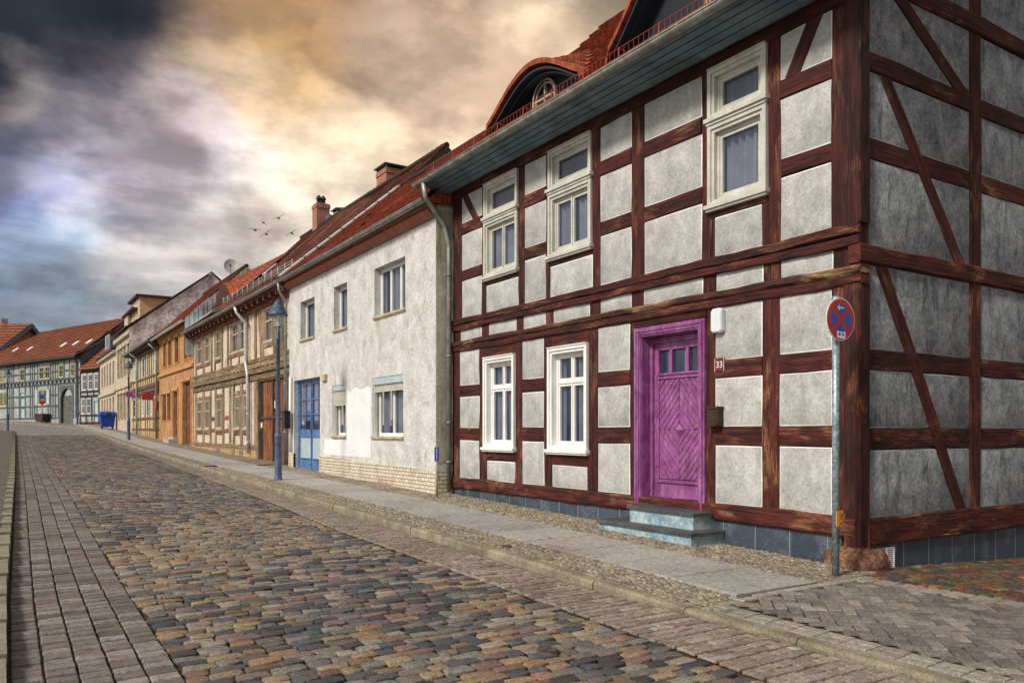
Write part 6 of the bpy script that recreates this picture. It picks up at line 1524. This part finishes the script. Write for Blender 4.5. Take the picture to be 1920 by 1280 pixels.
# ---- no stopping signs
def disc(mb, c, r, n_, d, seg=36, a0=0, a1=2*math.pi, rin=0):
    nv = Vector(n_).normalized(); ua = Vector((0, 0, 1)).cross(nv).normalized(); ub = Vector((0, 0, 1)); c = Vector(c)+nv*d
    V = [c+(ua*math.cos(a0+(a1-a0)*k/seg)+ub*math.sin(a0+(a1-a0)*k/seg))*r for k in range(seg+(0 if abs(a1-a0-2*math.pi) < 1e-6 else 1))]
    mb.add(V, [tuple(range(len(V)))])
def no_stop(par, c, r, nrm, name='sign_plate'):
    nv = Vector(nrm).normalized(); ua = Vector((0, 0, 1)).cross(nv).normalized(); c = Vector(c); n = 40
    m_ = MB(); V = []
    for d in (-.004, .004): V += [c+nv*d+(ua*math.cos(2*math.pi*k/n)+Vector((0, 0, 1))*math.sin(2*math.pi*k/n))*r for k in range(n)]
    m_.add(V, [tuple(range(n))[::-1], tuple(range(n, 2*n))]+[(k, (k+1) % n, n+(k+1) % n, n+k) for k in range(n)]); pl = m_.build(name, 'enamel_white', par)
    m_ = MB(); disc(m_, c, r*.955, nrm, .006); m_.build('red_face', 'enamel_red', pl)
    m_ = MB(); R_ = r*.70; w = r*.115
    for q in range(4):
        # blue sectors between the bars of the cross
        a0 = q*math.pi/2-math.pi/4; e = math.asin(w/R_); pts = [(math.cos(a0+math.pi/4)*w*1.42, math.sin(a0+math.pi/4)*w*1.42)]
        pts += [(R_*math.cos(a0+e+(math.pi/2-2*e)*k/10), R_*math.sin(a0+e+(math.pi/2-2*e)*k/10)) for k in range(11)]
        m_.add([c+nv*.008+ua*x+Vector((0, 0, 1))*z for x, z in pts], [tuple(range(12))])
    m_.build('blue_sectors', 'enamel_blue', pl)
    return pl, nv, ua
pz = g(4.97); sp = thing('no_stopping_sign', 'round red and blue no-stopping sign on a galvanized pole at the house corner', 'road sign', (7.06, 4.97, pz))
m_ = MB(); m_.tube([(7.06, 4.97, pz-.1), (7.06, 4.97, 1.33)], .036, 14); m_.lathe((7.06, 4.97, 1.33), [(.041, -.03), (.041, .01), (.03, .025), (.001, .03)], 14); m_.build('pole', 'galvanized', sp)
sc_ = (7.055, 4.915, 1.115); pl_, nv, ua = no_stop(sp, sc_, .213, (-.05, -1, 0)); c = Vector(sc_); UP = Vector((0, 0, 1))
# arrow pointing left, sticker
def flat(mb, pts, d=.010): mb.add([c+nv*d+ua*x+UP*z for x, z in pts], [tuple(range(len(pts)))])
sx = -1 if ua.x > 0 else 1; sx = 1 if ua.x > 0 else -1
m_ = MB(); flat(m_, [(sx*.045, .108), (sx*.045, .120), (-sx*.03, .120), (-sx*.03, .108)]); flat(m_, [(-sx*.058, .114), (-sx*.025, .142), (-sx*.016, .133), (-sx*.040, .114)]); flat(m_, [(-sx*.058, .114), (-sx*.040, .114), (-sx*.016, .095), (-sx*.025, .086)], .0104); m_.build('arrow', 'enamel_white', pl_)
m_ = MB(); flat(m_, [(-.062, -.118), (-.060, -.185), (.050, -.195), (.068, -.172), (.062, -.120), (.02, -.126)]); so = m_.build('sticker', 'enamel_white', pl_)
m_ = MB(); flat(m_, [(-.04, -.135), (-.04, -.165), (-.01, -.165), (-.012, -.13)], .0115); flat(m_, [(.012, -.132), (.01, -.16), (.042, -.165), (.04, -.14)], .0115); m_.build('sticker_mark', 'tin_blue', so)
m_ = MB()
for z in (1.18, 1.03): m_.box(7.015, 7.105, 4.92, 5.015, z-.012, z+.012)
m_.build('clamp', 'zinc', sp)
ot = MB(); ot.box(6.985, 7.085, 4.905, 4.915, -.945, -.79); oo = ot.build('marker_plate', 'sign_orange', sp)
m_ = MB(); m_.box(7.045, 7.065, 4.90, 4.905, -.823, -.819); m_.box(7.025, 7.075, 4.9025, 4.905, -.842, -.839); m_.build('plate_mark', 'letter_dark', oo)
text_mesh('15', .045, 'plate_number', 'letter_dark', oo, (7.05, 4.904, -.865), (1, 0, 0), (0, 0, 1), .001); text_mesh('18', .034, 'plate_number', 'letter_dark', oo, (7.055, 4.904, -.918), (1, 0, 0), (0, 0, 1), .001)
no_stop(l2, (5.84, 47.1, 1.98), .20, (-.2, -1, 0))
# small blue marker post at the edge of the white house
y, t = onplane(818.5, 6.98); q = (6.98, y)
mp_ = thing('marker_post', 'slim grey post with a narrow blue lettered plate before the white house corner', 'marker post', (q[0], q[1], g(y)))
m_ = MB(); m_.tube([(q[0], q[1], g(y)-.05), (q[0], q[1], (YH-838)/F*t)], .028, 10); m_.build('post', 'plaster_corner', mp_)
m_ = MB(); za, zb_ = (YH-864)/F*t, (YH-838)/F*t; m_.box(q[0]-.062, q[0]+.03, q[1]-.045, q[1]-.033, za, zb_); bo_ = m_.build('plate', 'enamel_blue', mp_)
m_ = MB()
for k, (w2, h2) in enumerate([(.014, .05), (.04, .012), (.014, .03), (.034, .012), (.014, .05), (.02, .012)]): zc2 = zb_-.05-k*.036; m_.box(q[0]-.02-w2/2, q[0]-.02+w2/2, q[1]-.048, q[1]-.0455, zc2-h2/2, zc2+h2/2)
m_.build('plate_lettering', 'enamel_white', bo_)

# ---- waste container
bx, by = 6.85, 67.5; bz = g(by); bt = thing('waste_container', 'large blue four-wheeled waste container with a domed lid on the pavement', 'waste container', (bx, by, bz))
m_ = MB(); hw_, hd_ = .52, .46
def rr(w, d, z): return [(bx-w, by-d, z), (bx+w, by-d, z), (bx+w, by+d, z), (bx-w, by+d, z)]
V = rr(hw_*.80, hd_*.8, bz+.17)+rr(hw_*.84, hd_*.84, bz+.25)+rr(hw_, hd_, bz+1.02)+rr(hw_+.05, hd_+.05, bz+1.03)+rr(hw_+.05, hd_+.05, bz+1.10)
m_.add(V, [(3, 2, 1, 0)]+[(r_*4+k, r_*4+(k+1) % 4, (r_+1)*4+(k+1) % 4, (r_+1)*4+k) for r_ in range(4) for k in range(4)])
for k in (-.36, -.12, .12, .36): m_.hexa([(bx+k-.02, by-hd_*.86-.015, bz+.25), (bx+k+.02, by-hd_*.86-.015, bz+.25), (bx+k+.02, by-hd_*.8, bz+.25), (bx+k-.02, by-hd_*.8, bz+.25), (bx+k-.02, by-hd_-.02, bz+1.0), (bx+k+.02, by-hd_-.02, bz+1.0), (bx+k+.02, by-hd_+.02, bz+1.0), (bx+k-.02, by-hd_+.02, bz+1.0)])
m_.build('body', 'bin_plastic', bt)
m_ = MB(); n = 12; V = []
for i in range(n+1):
    a = math.pi*i/n
    for j in range(7): x = -1+2*j/6; V.append((bx+x*(hw_+.04), by-math.cos(a)*(hd_+.04), bz+1.10+math.sin(a)**.7*.26*(1-.12*abs(x)**4)))
m_.add(V, [(i*7+j, i*7+j+1, (i+1)*7+j+1, (i+1)*7+j) for i in range(n) for j in range(6)], None, True); m_.add([V[i*7] for i in range(n+1)], [tuple(range(n+1))]); m_.add([V[i*7+6] for i in range(n+1)], [tuple(range(n+1))]); m_.build('lid', 'bin_plastic', bt)
m_ = MB(); m_.tube([(bx+.05, by-hd_-.09, bz+1.13), (bx+.05, by-hd_-.02, bz+1.13)], .14, 16); m_.build('filling_hole', 'rubber', bt)
for (dx_, dy_) in ((-.36, -.29), (.36, -.29), (-.36, .29), (.36, .29)):
    m_ = MB(); m_.tube([(bx+dx_-.025, by+dy_, bz+.09), (bx+dx_+.025, by+dy_, bz+.09)], .09, 14); wo = m_.build('wheel', 'rubber', bt); m_ = MB(); m_.box(bx+dx_-.035, bx+dx_+.035, by+dy_-.03, by+dy_+.03, bz+.1, bz+.2); m_.build('caster', 'zinc', wo)
for sg in (-1, 1): m_ = MB(); m_.tube([(bx+sg*(hw_+.0), by, bz+.98), (bx+sg*(hw_+.12), by, bz+.98)], .025, 8); m_.build('lifting_pin', 'zinc', bt)
# dark bin at the timbered house
s = pi_(90); p = FI.P(s, 0, .55); gz_ = g(p[1]); tb_ = thing('litter_bin', 'dark plum-coloured wheeled bin against the pale blue-grey timbered house', 'bin', (p[0], p[1], gz_))
m_ = MB(); Fb = Fac(p[0], p[1], aI.x, aI.y, FI.n[0], FI.n[1])
q0 = [Fb.P(-.62, gz_+.08, .3), Fb.P(.62, gz_+.08, .3), Fb.P(.62, gz_+.08, -.35), Fb.P(-.62, gz_+.08, -.35), Fb.P(-.76, gz_+.78, .38), Fb.P(.76, gz_+.78, .38), Fb.P(.76, gz_+.78, -.4), Fb.P(-.76, gz_+.78, -.4)]
m_.hexa(q0); m_.build('body', 'timber_plum', tb_); m_ = MB(); m_.fbox(Fb, -.79, .79, gz_+.785, gz_+.86, -.42, .42); m_.build('lid', 'dark_metal', tb_)
for sg in (-1, 1): m_ = MB(); m_.tube([Fb.P(sg*.5-.05, gz_+.09, -.2), Fb.P(sg*.5+.05, gz_+.09, -.2)], .09, 12); m_.build('wheel', 'rubber', tb_)
# distant round signs before the timbered house, pole at the house joint
s = pi_(104); p = FI.P(s, 0, 1.2); gz_ = g(p[1]); st2 = thing('mandatory_sign', 'post with a blue round sign above a red one before the timbered house', 'road sign', (p[0], p[1], gz_))
m_ = MB(); m_.tube([(p[0], p[1], gz_), (p[0], p[1], 3.5)], .04, 8); m_.build('pole', 'zinc', st2)
for z, mt, r_, nm in ((3.28, 'enamel_blue', .24, 'blue_disc'), (2.72, 'enamel_red', .22, 'red_disc')):
    m_ = MB(); nv = Vector((-.1, -1, 0)).normalized(); cc_ = Vector((p[0], p[1]-.06, z)); ua2 = UP.cross(nv); V = [cc_+nv*d+(ua2*math.cos(2*math.pi*k/20)+UP*math.sin(2*math.pi*k/20))*r_ for d in (-.01, .01) for k in range(20)]
    m_.add(V, [tuple(range(20))[::-1], tuple(range(20, 40))]+[(k, (k+1) % 20, 20+(k+1) % 20, 20+k) for k in range(20)]); m_.build(nm, mt, st2)
p = W(145.2, 797, 72.5); gz_ = g(p.y); pp = thing('utility_post', 'dark slender post at the kerb before the joint of the two timbered houses', 'post', (p.x, p.y, gz_))
m_ = MB(); m_.lathe((p.x, p.y, gz_), [(.09, 0), (.09, .9), (.06, .95), (.055, 4.2), (.08, 4.25), (.001, 4.3)], 12); m_.build('post', 'lamp_paint', pp)
m_ = MB(); m_.box(p.x-.16, p.x+.16, p.y-.13, p.y-.08, gz_+.8, gz_+1.15); m_.build('plate', 'tin_blue', pp)

# ---- gulls
def gull(px, py, t, pts, label, body=(0, 0)):
    c = W(px, py, t); rt = Vector((CS, -SN, 0)); fw = Vector((SN, CS, 0)); m_ = MB(); k = t/F   # wing line in metres across the flight direction
    P_ = [(x*k, -z*k) for x, z in pts]; ci = min(range(len(P_)), key=lambda i: abs(P_[i][0])); n = len(P_); V = []
    for i, (x, z) in enumerate(P_):
        u = abs(i-ci)/max(ci, n-1-ci); ch = .16*(1-.75*u); th = .03*(1-.7*u)
        q = c+rt*x+UP*z; sw = fw*(.12*u)
        V += [q+fw*ch*.5+sw+UP*0, q+UP*th+sw, q-fw*ch*.5+sw, q-UP*th+sw]
    fs = [(i*4+j, i*4+(j+1) % 4, (i+1)*4+(j+1) % 4, (i+1)*4+j) for i in range(n-1) for j in range(4)]+[(0, 1, 2, 3), ((n-1)*4+3, (n-1)*4+2, (n-1)*4+1, (n-1)*4)]
    m_.add(V, fs, None, True)
    b0 = c+rt*P_[ci][0]+UP*(P_[ci][1]-.03); rr_ = [.01, .05, .075, .07, .05, .045, .035, .008]; oo_ = [-.34, -.2, -.06, .06, .15, .2, .25, .31]
    m_.tube([b0-fw*o_*.7+rt*(-o_*.25)+UP*(-abs(o_)*.2) for o_ in oo_], rr_, 8)
    tag(m_.build('gull', 'feather', None, tuple(c)), label, 'bird', 'gulls flying above the roofs')
gull(478, 430, 66, [(-14, -1.2), (-7, -2.2), (-3, -1), (0, .4), (4, 0), (8, -.3), (13, 2.5)], 'dark gull with flat spread wings, leftmost of the five flying gulls')
gull(499, 438, 66, [(-13, 7), (-9, 3), (-5, 1), (0, 0), (3, -4), (6, -6.5), (12, -8.5)], 'dark gull banking steeply, lowest of the five flying gulls')
gull(494, 417, 74, [(-8, -5), (-4, -3.5), (0, -.5), (4, 3.5), (7, 6)], 'pale gull seen edge-on as one slanting stroke above its neighbours')
gull(522, 408, 70, [(-10, 1.2), (-5, .5), (0, 0), (4, -2.5), (8, -5.5), (13, -8)], 'gull with one raised wing, topmost of the five flying gulls')
gull(547, 436, 66, [(-11, 8), (-9, 4), (-5, 1.5), (0, 0), (3, -3.5), (6, -4.8), (12, -5.2)], 'gull with arched wings, rightmost of the five and nearest the chimney')
